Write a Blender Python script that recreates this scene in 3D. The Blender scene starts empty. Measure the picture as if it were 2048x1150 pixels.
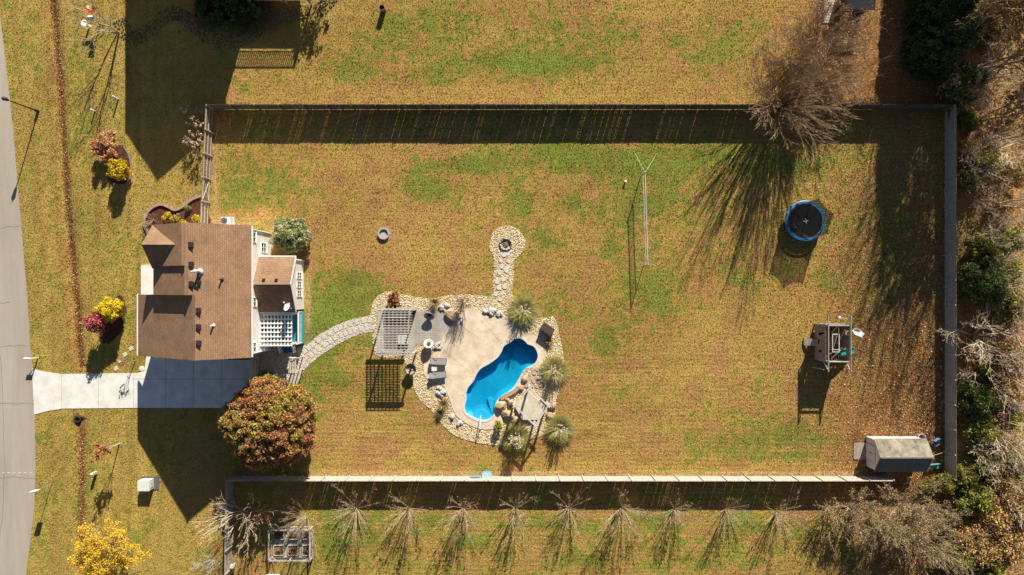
import bpy, bmesh, math, random
import numpy as np
from mathutils import Vector, Matrix

scene = bpy.context.scene
col = scene.collection
S, CAMH = 19.5, 70.0                       # photo pixels per metre on the ground, flying height

# ------------------------------------------------------------------ camera, sky, sun
cam = bpy.data.cameras.new('camera')
cam_o = bpy.data.objects.new('camera', cam)
col.objects.link(cam_o)
cam_o.location = (0, 0, CAMH)
cam_o.rotation_euler = (0, 0, 0)
cam.sensor_width = 36.0
cam.lens = 36.0 * CAMH / (2048 / S)
cam.clip_end = 2000
scene.camera = cam_o

SUN_EL = math.radians(27.1)
SUN_AZ = math.atan2(0.275, 0.962)
world = bpy.data.worlds.new('World')
scene.world = world
world.use_nodes = True
wn = world.node_tree
sky = wn.nodes.new('ShaderNodeTexSky')
sky.sky_type = 'NISHITA'
sky.sun_disc = False
sky.sun_elevation = SUN_EL
sky.sun_rotation = SUN_AZ
sky.air_density = 0.7
sky.dust_density = 0.3
wn.links.new(sky.outputs[0], wn.nodes['Background'].inputs[0])
wn.nodes['Background'].inputs[1].default_value = 0.05

sun = bpy.data.lights.new('sun', 'SUN')
sun.energy = 5.0
sun.angle = math.radians(0.5)
sun.color = (1.0, 0.93, 0.80)
sun_o = bpy.data.objects.new('sun', sun)
col.objects.link(sun_o)
to_sun = Vector((math.sin(SUN_AZ) * math.cos(SUN_EL), math.cos(SUN_AZ) * math.cos(SUN_EL), math.sin(SUN_EL)))
sun_o.rotation_euler = to_sun.to_track_quat('Z', 'Y').to_euler()
sun_o.location = (20, 60, 60)

vs = scene.view_settings
vs.view_transform = 'Standard'
vs.look = 'None'
vs.gamma = 1.0
vs.use_curve_mapping = False
vs.exposure = 0.85
try:
    scene.cycles.transparent_max_bounces = 16
    scene.cycles.max_bounces = 6
except Exception:
    pass

# ------------------------------------------------------------------ positions
def T(px, py, z=0.0):                       # ground map: photo pixel of a ground point -> metres
    return Vector(((px - 1024) / S, (575 - py) / S, z))
def P(px, py, h):                           # point seen at pixel with height h -> metres
    k = (CAMH - h) / CAMH / S
    return Vector(((px - 1024) * k, (575 - py) * k, h))
def px_of(v): return (v * S + 1024)
R = random.Random(7)
NR = np.random.default_rng(11)

# ------------------------------------------------------------------ materials
MATS = {}
def mat(name, c, rough=0.8, var=0.25, scale=4.0, bump=0.0, bscale=None, metal=0.0, c2=None, spec=0.3, stretch=None, detail=4):
    """principled surface with object-space noise variation between two colours"""
    if name in MATS: return MATS[name]
    m = bpy.data.materials.new(name); m.use_nodes = True
    nt = m.node_tree; b = nt.nodes['Principled BSDF']
    b.inputs['Roughness'].default_value = rough
    b.inputs['Metallic'].default_value = metal
    b.inputs['Specular IOR Level'].default_value = spec
    tc = nt.nodes.new('ShaderNodeTexCoord')
    vec = tc.outputs['Object']
    if stretch:
        mp = nt.nodes.new('ShaderNodeMapping'); mp.inputs['Scale'].default_value = stretch
        nt.links.new(vec, mp.inputs[0]); vec = mp.outputs[0]
    n = nt.nodes.new('ShaderNodeTexNoise')
    n.inputs['Scale'].default_value = scale; n.inputs['Detail'].default_value = detail
    n.inputs['Roughness'].default_value = 0.65
    nt.links.new(vec, n.inputs['Vector'])
    if c2 is None:
        lo = [x * (1 - var) for x in c]; hi = [min(1, x * (1 + var)) for x in c]
    else: lo, hi = c, c2
    r = nt.nodes.new('ShaderNodeValToRGB')
    r.color_ramp.elements[0].position = 0.32; r.color_ramp.elements[1].position = 0.68
    r.color_ramp.elements[0].color = (*lo, 1); r.color_ramp.elements[1].color = (*hi, 1)
    nt.links.new(n.outputs['Fac'], r.inputs[0])
    nt.links.new(r.outputs[0], b.inputs['Base Color'])
    if bump:
        bn = nt.nodes.new('ShaderNodeTexNoise')
        bn.inputs['Scale'].default_value = bscale or scale * 4; bn.inputs['Detail'].default_value = 3
        nt.links.new(vec, bn.inputs['Vector'])
        bp = nt.nodes.new('ShaderNodeBump'); bp.inputs['Strength'].default_value = bump
        bp.inputs['Distance'].default_value = 0.05
        nt.links.new(bn.outputs['Fac'], bp.inputs['Height'])
        nt.links.new(bp.outputs[0], b.inputs['Normal'])
    MATS[name] = m
    return m

def leafmat(name, rough=0.75, trans=0.3):
    """surface coloured by its own colour attribute, partly translucent"""
    if name in MATS: return MATS[name]
    m = bpy.data.materials.new(name); m.use_nodes = True
    nt = m.node_tree; b = nt.nodes['Principled BSDF']; out = nt.nodes['Material Output']
    a = nt.nodes.new('ShaderNodeAttribute'); a.attribute_name = 'Col'
    b.inputs['Roughness'].default_value = rough; b.inputs['Specular IOR Level'].default_value = 0.2
    nt.links.new(a.outputs['Color'], b.inputs['Base Color'])
    if trans > 0:
        t = nt.nodes.new('ShaderNodeBsdfTranslucent'); mx = nt.nodes.new('ShaderNodeMixShader')
        mx.inputs[0].default_value = trans
        nt.links.new(a.outputs['Color'], t.inputs[0])
        nt.links.new(b.outputs[0], mx.inputs[1]); nt.links.new(t.outputs[0], mx.inputs[2])
        nt.links.new(mx.outputs[0], out.inputs[0])
    MATS[name] = m
    return m

def shingle(name, c, axis, rows=7.0):
    """asphalt shingles: courses run along `axis` ('x' or 'y'), stepping with height"""
    if name in MATS: return MATS[name]
    m = bpy.data.materials.new(name); m.use_nodes = True
    nt = m.node_tree; b = nt.nodes['Principled BSDF']; b.inputs['Roughness'].default_value = 0.9
    b.inputs['Specular IOR Level'].default_value = 0.15
    tc = nt.nodes.new('ShaderNodeTexCoord'); sp = nt.nodes.new('ShaderNodeSeparateXYZ'); cb = nt.nodes.new('ShaderNodeCombineXYZ')
    nt.links.new(tc.outputs['Object'], sp.inputs[0])
    nt.links.new(sp.outputs['Y' if axis == 'y' else 'X'], cb.inputs['X'])
    mz = nt.nodes.new('ShaderNodeMath'); mz.operation = 'MULTIPLY'; mz.inputs[1].default_value = 2.0
    nt.links.new(sp.outputs['Z'], mz.inputs[0]); nt.links.new(mz.outputs[0], cb.inputs['Y'])
    br = nt.nodes.new('ShaderNodeTexBrick')
    br.inputs['Scale'].default_value = 1.0
    br.inputs['Brick Width'].default_value = 0.30; br.inputs['Row Height'].default_value = 1.0 / rows * 1.35
    br.inputs['Mortar Size'].default_value = 0.018; br.inputs['Mortar Smooth'].default_value = 0.3
    br.inputs['Bias'].default_value = 0.0
    br.inputs['Color1'].default_value = (*[x * 0.9 for x in c], 1)
    br.inputs['Color2'].default_value = (*[x * 1.1 for x in c], 1)
    br.inputs['Mortar'].default_value = (*[x * 0.68 for x in c], 1)
    nt.links.new(cb.outputs[0], br.inputs['Vector'])
    n = nt.nodes.new('ShaderNodeTexNoise'); n.inputs['Scale'].default_value = 0.7; n.inputs['Detail'].default_value = 8
    n.inputs['Roughness'].default_value = 0.7
    nt.links.new(tc.outputs['Object'], n.inputs['Vector'])
    mr = nt.nodes.new('ShaderNodeMapRange'); mr.inputs[1].default_value = .3; mr.inputs[2].default_value = .7
    mr.inputs[3].default_value = .74; mr.inputs[4].default_value = 1.2
    nt.links.new(n.outputs['Fac'], mr.inputs[0])
    mx = nt.nodes.new('ShaderNodeMix'); mx.data_type = 'RGBA'; mx.blend_type = 'MULTIPLY'; mx.inputs[0].default_value = 1
    nt.links.new(br.outputs['Color'], mx.inputs[6]); nt.links.new(mr.outputs[0], mx.inputs[7])
    nt.links.new(mx.outputs[2], b.inputs['Base Color'])
    bp = nt.nodes.new('ShaderNodeBump'); bp.inputs['Strength'].default_value = 0.5; bp.inputs['Distance'].default_value = 0.03
    n2 = nt.nodes.new('ShaderNodeTexNoise'); n2.inputs['Scale'].default_value = 5; n2.inputs['Detail'].default_value = 4
    nt.links.new(tc.outputs['Object'], n2.inputs['Vector'])
    ad = nt.nodes.new('ShaderNodeMath'); ad.operation = 'SUBTRACT'
    nt.links.new(n2.outputs['Fac'], ad.inputs[0]); nt.links.new(br.outputs['Fac'], ad.inputs[1])
    nt.links.new(ad.outputs[0], bp.inputs['Height']); nt.links.new(bp.outputs[0], b.inputs['Normal'])
    MATS[name] = m
    return m

def siding(name, c):
    """horizontal lap siding"""
    m = mat(name, c, rough=0.6, var=0.06, scale=1.5)
    nt = m.node_tree; b = nt.nodes['Principled BSDF']
    tc = nt.nodes.new('ShaderNodeTexCoord'); sp = nt.nodes.new('ShaderNodeSeparateXYZ')
    nt.links.new(tc.outputs['Object'], sp.inputs[0])
    mu = nt.nodes.new('ShaderNodeMath'); mu.operation = 'MULTIPLY'; mu.inputs[1].default_value = 6.0
    fr = nt.nodes.new('ShaderNodeMath'); fr.operation = 'FRACT'
    nt.links.new(sp.outputs['Z'], mu.inputs[0]); nt.links.new(mu.outputs[0], fr.inputs[0])
    bp = nt.nodes.new('ShaderNodeBump'); bp.inputs['Strength'].default_value = 0.5; bp.inputs['Distance'].default_value = 0.02
    bp.invert = True
    nt.links.new(fr.outputs[0], bp.inputs['Height']); nt.links.new(bp.outputs[0], b.inputs['Normal'])
    return m

def netmat(name, c, alpha):
    m = bpy.data.materials.new(name); m.use_nodes = True
    nt = m.node_tree; b = nt.nodes['Principled BSDF']; out = nt.nodes['Material Output']
    b.inputs['Base Color'].default_value = (*c, 1); b.inputs['Roughness'].default_value = 0.9
    t = nt.nodes.new('ShaderNodeBsdfTransparent'); mx = nt.nodes.new('ShaderNodeMixShader')
    tc = nt.nodes.new('ShaderNodeTexCoord'); n = nt.nodes.new('ShaderNodeTexNoise'); n.inputs['Scale'].default_value = 3
    nt.links.new(tc.outputs['Object'], n.inputs['Vector'])
    mr = nt.nodes.new('ShaderNodeMapRange'); mr.inputs[3].default_value = alpha - .12; mr.inputs[4].default_value = alpha + .12
    nt.links.new(n.outputs['Fac'], mr.inputs[0]); nt.links.new(mr.outputs[0], mx.inputs[0])
    nt.links.new(t.outputs[0], mx.inputs[1]); nt.links.new(b.outputs[0], mx.inputs[2]); nt.links.new(mx.outputs[0], out.inputs[0])
    return m

M_white = mat('white_paint', (.78, .77, .74), .5, .06)
M_trim = mat('white_vinyl', (.76, .76, .75), .45, .05)
M_black = mat('black_metal', (.018, .018, .02), .45, .2, spec=.5)
M_dark = mat('dark_plastic', (.035, .033, .032), .55, .3)
M_wood = mat('weathered_grey_wood', (.16, .135, .11), .85, .4, 3, .4, 30, c2=(.40, .35, .29), stretch=(3, 3, .5))
M_woodb = mat('weathered_brown_wood', (.15, .10, .065), .85, .4, 3, .4, 30, c2=(.34, .24, .16), stretch=(3, 3, .5))
M_woodpale = mat('pale_wood', (.42, .37, .31), .8, .3, 5, .3, 30, c2=(.64, .58, .50))
M_bark = mat('pale_bark', (.34, .265, .18), .9, .3, 6, .3, 30, c2=(.58, .455, .30))
M_barkd = mat('brown_bark', (.22, .14, .08), .9, .3, 6, .3, 30, c2=(.44, .295, .175))
M_conc = mat('pale_concrete', (.56, .54, .49), .85, .1, .7, .15, 40, c2=(.80, .775, .72), detail=8)
M_glass = mat('window_glass', (.03, .04, .05), .08, .3, 1, spec=.8)
M_steel = mat('galvanised_steel', (.45, .46, .47), .4, .2, 8, metal=.6)
M_mulch = mat('red_mulch', (.05, .022, .014), .95, .5, 9, .9, 14, c2=(.20, .075, .04))
M_leaf = leafmat('leaf')
M_leafopaque = leafmat('dry_leaf', .8, 0.12)
M_coloured = leafmat('coloured_stone', .85, 0.0)
M_blue = mat('blue_vinyl', (.02, .16, .55), .4, .2, 3)
M_green = mat('green_plastic', (.03, .30, .22), .35, .15, 3)

# ------------------------------------------------------------------ mesh helpers
def tagit(o, label=None, cat=None, group=None, kind=None):
    if label: o['label'] = label
    if cat: o['category'] = cat
    if group: o['group'] = group
    if kind: o['kind'] = kind
    return o

def thing(name, label, cat, loc, group=None, rz=0.0):
    o = bpy.data.objects.new(name, None)
    o.empty_display_size = 0.3
    col.objects.link(o); o.location = loc; o.rotation_euler = (0, 0, rz)
    return tagit(o, label, cat, group)

def wloc(o):
    v = Vector((0, 0, 0))
    while o is not None:
        v += o.location; o = o.parent
    return v

def np_obj(name, V, F, m, parent=None, c=None, smooth=False, origin=None):
    """mesh object from arrays. V (n,3), F list of int arrays (k,4)/(k,3). Built in world space."""
    V = np.asarray(V, dtype=np.float64)
    if not isinstance(F, (list, tuple)): F = [F]
    F = [np.asarray(f, dtype=np.int32) for f in F if len(f)]
    off = wloc(parent) if parent is not None else (Vector(origin) if origin is not None else Vector((0, 0, 0)))
    V = V - np.array(off)
    me = bpy.data.meshes.new(name)
    me.vertices.add(len(V)); me.vertices.foreach_set('co', V.astype(np.float32).ravel())
    loops = np.concatenate([f.ravel() for f in F])
    tot = np.concatenate([np.full(len(f), f.shape[1], np.int32) for f in F])
    st = np.concatenate([[0], np.cumsum(tot)[:-1]]).astype(np.int32)
    me.loops.add(len(loops)); me.loops.foreach_set('vertex_index', loops)
    me.polygons.add(len(tot)); me.polygons.foreach_set('loop_start', st)
    if smooth: me.polygons.foreach_set('use_smooth', np.ones(len(tot), bool))
    me.update(calc_edges=True)
    if c is not None:
        ca = me.color_attributes.new('Col', 'FLOAT_COLOR', 'POINT')
        c = np.asarray(c, np.float32)
        if c.shape[1] == 3: c = np.hstack([c, np.ones((len(c), 1), np.float32)])
        ca.data.foreach_set('color', c.ravel())
    me.materials.append(m)
    o = bpy.data.objects.new(name, me)
    col.objects.link(o)
    if parent is not None: o.parent = parent
    else: o.location = off
    return o

class MB:
    def __init__(s): s.v = []; s.f = []; s.c = []; s.cc = None
    def add(s, vs_, fs_):
        n = len(s.v); s.v += [tuple(v) for v in vs_]; s.f += [tuple(i + n for i in f) for f in fs_]
        if s.cc is not None: s.c += [s.cc] * len(vs_)
    def box(s, c, size, rz=0.0, M=None):
        hx, hy, hz = size[0] / 2, size[1] / 2, size[2] / 2
        m = Matrix.Rotation(rz, 3, 'Z') if M is None else M
        c = Vector(c)
        vs_ = [c + m @ Vector((x, y, z)) for z in (-hz, hz) for x, y in ((-hx, -hy), (hx, -hy), (hx, hy), (-hx, hy))]
        s.add(vs_, [(3, 2, 1, 0), (4, 5, 6, 7), (0, 1, 5, 4), (1, 2, 6, 5), (2, 3, 7, 6), (3, 0, 4, 7)])
    def bar(s, p, q, w, h, roll=None):
        p, q = Vector(p), Vector(q); d = (q - p)
        L = d.length; d = d.normalized()
        up = Vector((0, 0, 1)) if abs(d.z) < .95 else (Vector(roll) if roll else Vector((0, 1, 0)))
        a = d.cross(up).normalized(); u = a.cross(d)
        M = Matrix((d, a, u)).transposed()
        s.box((p + q) / 2, (L, w, h), M=M)
    def tube(s, p, q, r0, r1=None, n=8):
        r1 = r0 if r1 is None else r1
        p, q = Vector(p), Vector(q); d = (q - p).normalized()
        a = d.cross(Vector((0, 0, 1)) if abs(d.z) < .9 else Vector((1, 0, 0))).normalized(); b = d.cross(a)
        vs_ = []
        for c, r in ((p, r0), (q, r1)):
            for i in range(n):
                t = 2 * math.pi * i / n
                vs_.append(c + (a * math.cos(t) + b * math.sin(t)) * r)
        s.add(vs_, [(i, (i + 1) % n, n + (i + 1) % n, n + i) for i in range(n)] + [tuple(range(n))[::-1], tuple(range(n, 2 * n))])
    def path(s, pts, r, n=8):
        for a, b in zip(pts[:-1], pts[1:]): s.tube(a, b, r, r, n)
    def prism(s, pts, z0, z1):
        n = len(pts); pts = [(p[0], p[1]) for p in pts]
        ar = sum(pts[i][0] * pts[(i + 1) % n][1] - pts[(i + 1) % n][0] * pts[i][1] for i in range(n))
        if ar < 0: pts = pts[::-1]
        vs_ = [(x, y, z0) for x, y in pts] + [(x, y, z1) for x, y in pts]
        s.add(vs_, [tuple(range(n))[::-1], tuple(range(n, 2 * n))] + [(i, (i + 1) % n, n + (i + 1) % n, n + i) for i in range(n)])
    def slab(s, pts, t):
        """thick plate from a 3D polygon (top face given counter-clockwise from above), thickness t downwards"""
        pts = [Vector(p) for p in pts]; n = len(pts)
        vs_ = [p - Vector((0, 0, t)) for p in pts] + pts
        s.add(vs_, [tuple(range(n))[::-1], tuple(range(n, 2 * n))] + [(i, (i + 1) % n, n + (i + 1) % n, n + i) for i in range(n)])
    def lathe(s, prof, c, n=24, M=None, close=False):
        c = Vector(c); vs_ = []
        for r, z in prof:
            for i in range(n):
                t = 2 * math.pi * i / n
                v = Vector((r * math.cos(t), r * math.sin(t), z))
                vs_.append(c + (M @ v if M is not None else v))
        k = len(prof); fs_ = []
        for j in range(k - 1):
            for i in range(n):
                fs_.append((j * n + i, j * n + (i + 1) % n, (j + 1) * n + (i + 1) % n, (j + 1) * n + i))
        if close:
            fs_.append(tuple(range(n))[::-1]); fs_.append(tuple(range((k - 1) * n, k * n)))
        s.add(vs_, fs_)
    def rock(s, c, size, seed=0, rz=0, rough=.22, sub=2):
        base, fs_ = ICO[sub]
        rr = np.random.default_rng(seed)
        dirs = rr.normal(size=(9, 3)); dirs /= np.linalg.norm(dirs, axis=1)[:, None]
        off = rr.uniform(.58, .92, 9)
        b = base.copy()
        for d, o in zip(dirs, off):                 # chop flat facets
            t = b @ d; k = np.where(t > o, t - o, 0)
            b = b - k[:, None] * d * .9
        b = b * (1 + rr.normal(0, rough * .18, (len(b), 1)))
        b = b * np.array(size) / 2
        cs, sn = math.cos(rz), math.sin(rz)
        b = np.stack([b[:, 0] * cs - b[:, 1] * sn, b[:, 0] * sn + b[:, 1] * cs, b[:, 2]], 1) + np.array(c)
        s.add(b, fs_)
    def build(s, name, m, parent=None, smooth=False, origin=None, label=None):
        F = {}
        for f in s.f: F.setdefault(len(f), []).append(f)
        off = wloc(parent) if parent is not None else (Vector(origin) if origin is not None else Vector((0, 0, 0)))
        me = bpy.data.meshes.new(name)
        me.from_pydata([Vector(v) - off for v in s.v], [], s.f)
        if smooth:
            for p in me.polygons: p.use_smooth = True
        if s.c:
            ca = me.color_attributes.new('Col', 'FLOAT_COLOR', 'POINT')
            ca.data.foreach_set('color', np.array([(*c, 1) for c in s.c], np.float32).ravel())
        me.update(); me.materials.append(m)
        o = bpy.data.objects.new(name, me); col.objects.link(o)
        if parent is not None: o.parent = parent
        else: o.location = off
        if label: o['label'] = label
        return o

ICO = {}
for sub_ in (1, 2, 3):
    bm_ = bmesh.new(); bmesh.ops.create_icosphere(bm_, subdivisions=sub_, radius=1)
    ICO[sub_] = (np.array([v.co[:] for v in bm_.verts]), [tuple(v.index for v in f.verts) for f in bm_.faces]); bm_.free()

def smooth_loop(pts, k=4, closed=True):
    """Catmull-Rom through 2D points"""
    n = len(pts); out = []
    for i in range(n if closed else n - 1):
        g = lambda j: pts[j % n] if closed else pts[max(0, min(n - 1, j))]
        p0, p1, p2, p3 = g(i - 1), g(i), g(i + 1), g(i + 2)
        for j in range(k):
            t = j / k
            out.append(tuple(.5 * (2 * p1[a] + (p2[a] - p0[a]) * t + (2 * p0[a] - 5 * p1[a] + 4 * p2[a] - p3[a]) * t * t + (3 * p1[a] - p0[a] - 3 * p2[a] + p3[a]) * t ** 3) for a in (0, 1)))
    if not closed: out.append(tuple(pts[-1]))
    return out

def inside(X, Y, poly):
    r = np.zeros(X.shape, bool); n = len(poly); j = n - 1
    for i in range(n):
        xi, yi = poly[i]; xj, yj = poly[j]
        if yi != yj:
            cnd = ((yi > Y) != (yj > Y)) & (X < (xj - xi) * (Y - yi) / (yj - yi) + xi)
            r ^= cnd
        j = i
    return r

def sheet(name, outer, hole, z, thick, m, parent=None):
    """flat slab from an outer loop and an optional hole loop (world xy)"""
    bm = bmesh.new(); edges = []
    loops = [outer] + ([hole] if hole else [])
    tops = []
    for lp in loops:
        vs_ = [bm.verts.new((x, y, z)) for x, y in lp]; tops.append(vs_)
        edges += [bm.edges.new((vs_[i], vs_[(i + 1) % len(vs_)])) for i in range(len(vs_))]
    bmesh.ops.triangle_fill(bm, use_beauty=True, use_dissolve=False, edges=edges, normal=(0, 0, 1))
    for vs_ in tops:
        low = [bm.verts.new((v.co.x, v.co.y, z - thick)) for v in vs_]
        for i in range(len(vs_)):
            j = (i + 1) % len(vs_)
            bm.faces.new((vs_[i], vs_[j], low[j], low[i]))
    bmesh.ops.recalc_face_normals(bm, faces=bm.faces)
    me = bpy.data.meshes.new(name); bm.to_mesh(me); bm.free()
    me.materials.append(m); o = bpy.data.objects.new(name, me); col.objects.link(o)
    if parent is not None:
        me.transform(Matrix.Translation(-wloc(parent))); o.parent = parent
    return o

# ------------------------------------------------------------------ noise on arrays
def vnoise(X, Y, scale, seed):
    g = np.random.default_rng(seed).random((257, 257))
    x = X * scale + 1000.3; y = Y * scale + 1000.7
    xi = np.floor(x).astype(int); yi = np.floor(y).astype(int); fx = x - xi; fy = y - yi
    fx = fx * fx * (3 - 2 * fx); fy = fy * fy * (3 - 2 * fy)
    a = g[xi % 257, yi % 257]; b = g[(xi + 1) % 257, yi % 257]; c = g[xi % 257, (yi + 1) % 257]; d = g[(xi + 1) % 257, (yi + 1) % 257]
    return (a * (1 - fx) + b * fx) * (1 - fy) + (c * (1 - fx) + d * fx) * fy
def fbm(X, Y, scale, octv, seed):
    o = 0; w = 1; t = 0
    for i in range(octv):
        o = o + w * vnoise(X, Y, scale * 2 ** i, seed + i); t += w; w *= .55
    return o / t
def sstep(a, b, x):
    t = np.clip((x - a) / (b - a), 0, 1); return t * t * (3 - 2 * t)

# ------------------------------------------------------------------ plants
def tubes_np(segs, n):
    s = np.asarray(segs, float); p0, p1, r0, r1 = s[:, :3], s[:, 3:6], s[:, 6], s[:, 7]
    d = p1 - p0; d /= np.linalg.norm(d, axis=1)[:, None] + 1e-9
    up = np.where(np.abs(d[:, 2:3]) < .9, np.array([[0, 0, 1.]]), np.array([[1., 0, 0]]))
    a = np.cross(d, up); a /= np.linalg.norm(a, axis=1)[:, None] + 1e-9; b = np.cross(d, a)
    t = np.arange(n) * 2 * np.pi / n
    ring = a[:, None, :] * np.cos(t)[None, :, None] + b[:, None, :] * np.sin(t)[None, :, None]
    V = np.concatenate([p0[:, None] + ring * r0[:, None, None], p1[:, None] + ring * r1[:, None, None]], 1).reshape(-1, 3)
    i = np.arange(n); j = (i + 1) % n
    f = np.stack([i, j, n + j, n + i], 1)
    F = (np.arange(len(s))[:, None, None] * 2 * n + f[None]).reshape(-1, 4)
    return V, F

def skeleton(seed, h, stems=5, lean=(.25, .6), L0=.5, r0=.05, kids=(5, 4, 3), ang=(.4, .8), ratio=.55, wob=.12, upb=.08, trunk=0.0, rmin=.008):
    """branch segments (by level) and tip points of a tree standing at the origin, height about h"""
    rr = random.Random(seed); segs = []; tips = []
    def perp(d):
        v = Vector((rr.gauss(0, 1), rr.gauss(0, 1), rr.gauss(0, 1))); v -= d * v.dot(d); return v.normalized()
    def grow(p, d, L, r, lev):
        ns = 4 if lev == 0 else 3 if lev < 3 else 2
        pts = [p.copy()]; ds = []
        for k in range(ns):
            d = (d + perp(d) * rr.uniform(0, wob) * 1.6 + Vector((0, 0, upb))).normalized()
            q = p + d * L / ns; ra = r * (1 - .6 * k / ns); rb = r * (1 - .6 * (k + 1) / ns)
            segs.append((lev, *p, *q, max(ra, rmin), max(rb, rmin * .8))); p = q; pts.append(p); ds.append(d)
        if lev < len(kids):
            for c in range(kids[lev]):
                t = rr.uniform(.35, 1.0); k = min(ns - 1, int(t * ns)); f = t * ns - k
                b = pts[k].lerp(pts[k + 1], min(1, f)); a = rr.uniform(*ang)
                dd = (ds[k] * math.cos(a) + perp(ds[k]) * math.sin(a)).normalized()
                if dd.z < -.25: dd.z *= .3; dd.normalize()
                grow(b, dd, L * ratio * rr.uniform(.75, 1.25), r * .5, lev + 1)
        else: tips.append(p)
        if lev >= 1: tips.append(p)
    base = Vector((0, 0, 0))
    if trunk > 0:
        q = Vector((rr.uniform(-.1, .1), rr.uniform(-.1, .1), trunk * h))
        segs.append((0, *base, *q, r0 * 1.8, r0 * 1.3)); base = q
    a0 = rr.uniform(0, 6.28)
    for i in range(stems):
        a = a0 + 6.283 * i / stems + rr.uniform(-.35, .35); l = rr.uniform(*lean)
        d = Vector((math.cos(a) * math.sin(l), math.sin(a) * math.sin(l), math.cos(l)))
        grow(base + Vector((math.cos(a), math.sin(a), 0)) * .08, d, h * L0 * rr.uniform(.8, 1.15), r0 * rr.uniform(.7, 1.1), 0)
    return segs, tips

def leaf_quads(C, size, seed, upbias=.35, out=None, asp=.65):
    """leaf shaped quads at points C"""
    rr = np.random.default_rng(seed); n = len(C)
    N = rr.normal(size=(n, 3)); N[:, 2] += upbias
    if out is not None: N += out
    N /= np.linalg.norm(N, axis=1)[:, None] + 1e-9
    A = np.cross(N, rr.normal(size=(n, 3))); A /= np.linalg.norm(A, axis=1)[:, None] + 1e-9
    B = np.cross(N, A); s = (size * rr.uniform(.6, 1.35, n))[:, None]
    V = np.stack([C - A * s, C - B * s * asp, C + A * s, C + B * s * asp], 1).reshape(-1, 3)
    return V, np.arange(4 * n).reshape(n, 4)

def leaf_cols(n, pal, seed, clump=None, jit=.22):
    rr = np.random.default_rng(seed); pal = np.asarray(pal, float)
    idx = clump if clump is not None else rr.integers(0, len(pal), n)
    c = pal[idx % len(pal)] * (1 + rr.normal(0, jit, (n, 1)))
    c = c * (1 + rr.normal(0, jit * .35, (n, 3)))
    return np.repeat(np.clip(c, .004, .95), 4, axis=0)

def clumps(centres, cr, per, size, pal, seed, outc=None, jit=.22):
    """leaf quads gathered in clumps; each clump keeps near one tone of the palette"""
    rr = np.random.default_rng(seed); nc = len(centres); centres = np.asarray(centres, float)
    d = rr.normal(size=(nc, per, 3)); d /= np.linalg.norm(d, axis=2)[..., None]
    rad = (np.asarray(cr) if np.ndim(cr) else np.full(nc, cr)) * rr.uniform(.7, 1.25, nc)
    C = (centres[:, None] + d * rad[:, None, None] * rr.random((nc, per, 1)) ** .4).reshape(-1, 3)
    cl = np.repeat(rr.integers(0, len(pal), nc), per)
    flip = rr.random(len(cl)) < .25; cl = np.where(flip, rr.integers(0, len(pal), len(cl)), cl)
    out = d.reshape(-1, 3) * .8
    V, F = leaf_quads(C, size, seed + 1, out=out)
    return V, F, leaf_cols(len(C), pal, seed + 2, cl, jit)

def dome(n, rx, ry, rz, seed, zc=0, shell=.55, low=-.5, lump=1.0):
    """points in an ellipsoid, favouring its skin"""
    rr = np.random.default_rng(seed); out = []
    while len(out) < n:
        d = rr.normal(size=3); d /= np.linalg.norm(d)
        if d[2] < low: continue
        r = (shell + (1 - shell) * rr.random()) * (1 + lump * (.10 * math.sin(5 * math.atan2(d[1], d[0]) + seed) + .06 * rr.normal()))
        out.append((d[0] * r * rx, d[1] * r * ry, zc + d[2] * r * rz))
    return np.array(out)

def copy_thing(root, loc, rz=0, sc=None, label=None, group=None):
    def rec(o, par):
        c = o.copy(); col.objects.link(c)
        if par is not None: c.parent = par
        for ch in [x for x in bpy.data.objects if x.parent == o]: rec(ch, c)
        return c
    r = rec(root, None); r.location = loc; r.rotation_euler = (0, 0, rz)
    if sc is not None: r.scale = sc if not np.isscalar(sc) else (sc, sc, sc)
    if label: r['label'] = label
    if group: r['group'] = group
    return r

# ================================================================== THE GROUND AND WHAT LIES FLAT ON IT
def C6(x, y): return (730 + x * .3303, 560 + y * .3303)         # reading of the pool close-up -> photo pixel
ROAD = [(-30, -420), (-14, -150), (0, 28), (14, 146), (26, 257), (37, 385), (45, 479), (54.5, 592), (61, 697), (66, 739), (69, 829), (71, 900), (71, 947), (68, 1025), (59, 1097), (52, 1150), (36, 1240), (0, 1400), (-60, 1600)]
DRIVE = [(64.5, 737), (83, 742), (122, 748), (275, 746), (289, 742), (293, 712), (512, 712), (512, 815.6), (275, 815.6), (125, 817), (95, 822), (69, 829)]
POOL = [C6(*p) for p in [(601, 770), (611, 725), (611, 685), (625, 645), (655, 610), (675, 567), (703, 532), (750, 505), (800, 468), (825, 432), (840, 398), (878, 375), (908, 354), (940, 350), (968, 366), (987, 386), (1017, 396), (1036, 417), (1048, 450), (1043, 485), (1020, 515), (985, 531), (957, 556), (933, 600), (903, 648), (862, 684), (822, 711), (797, 740), (788, 770), (785, 802), (768, 832), (740, 848), (705, 852), (670, 841), (640, 825), (613, 807)]]
POOLS = smooth_loop(POOL, 4)
DECK = smooth_loop([C6(*p) for p in [(355, 540), (362, 500), (392, 470), (430, 430), (470, 350), (510, 290), (560, 230), (612, 182), (650, 166), (690, 180), (740, 215), (800, 226), (860, 236), (905, 280), (960, 312), (1003, 326), (1055, 352), (1088, 392), (1101, 430), (1092, 470), (1070, 512), (1000, 560), (975, 610), (930, 668), (880, 715), (838, 748), (815, 790), (835, 840), (822, 878), (780, 898), (720, 905), (650, 886), (590, 850), (545, 808), (520, 742), (500, 690), (478, 642), (430, 620), (382, 602), (360, 574)]], 3)
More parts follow.
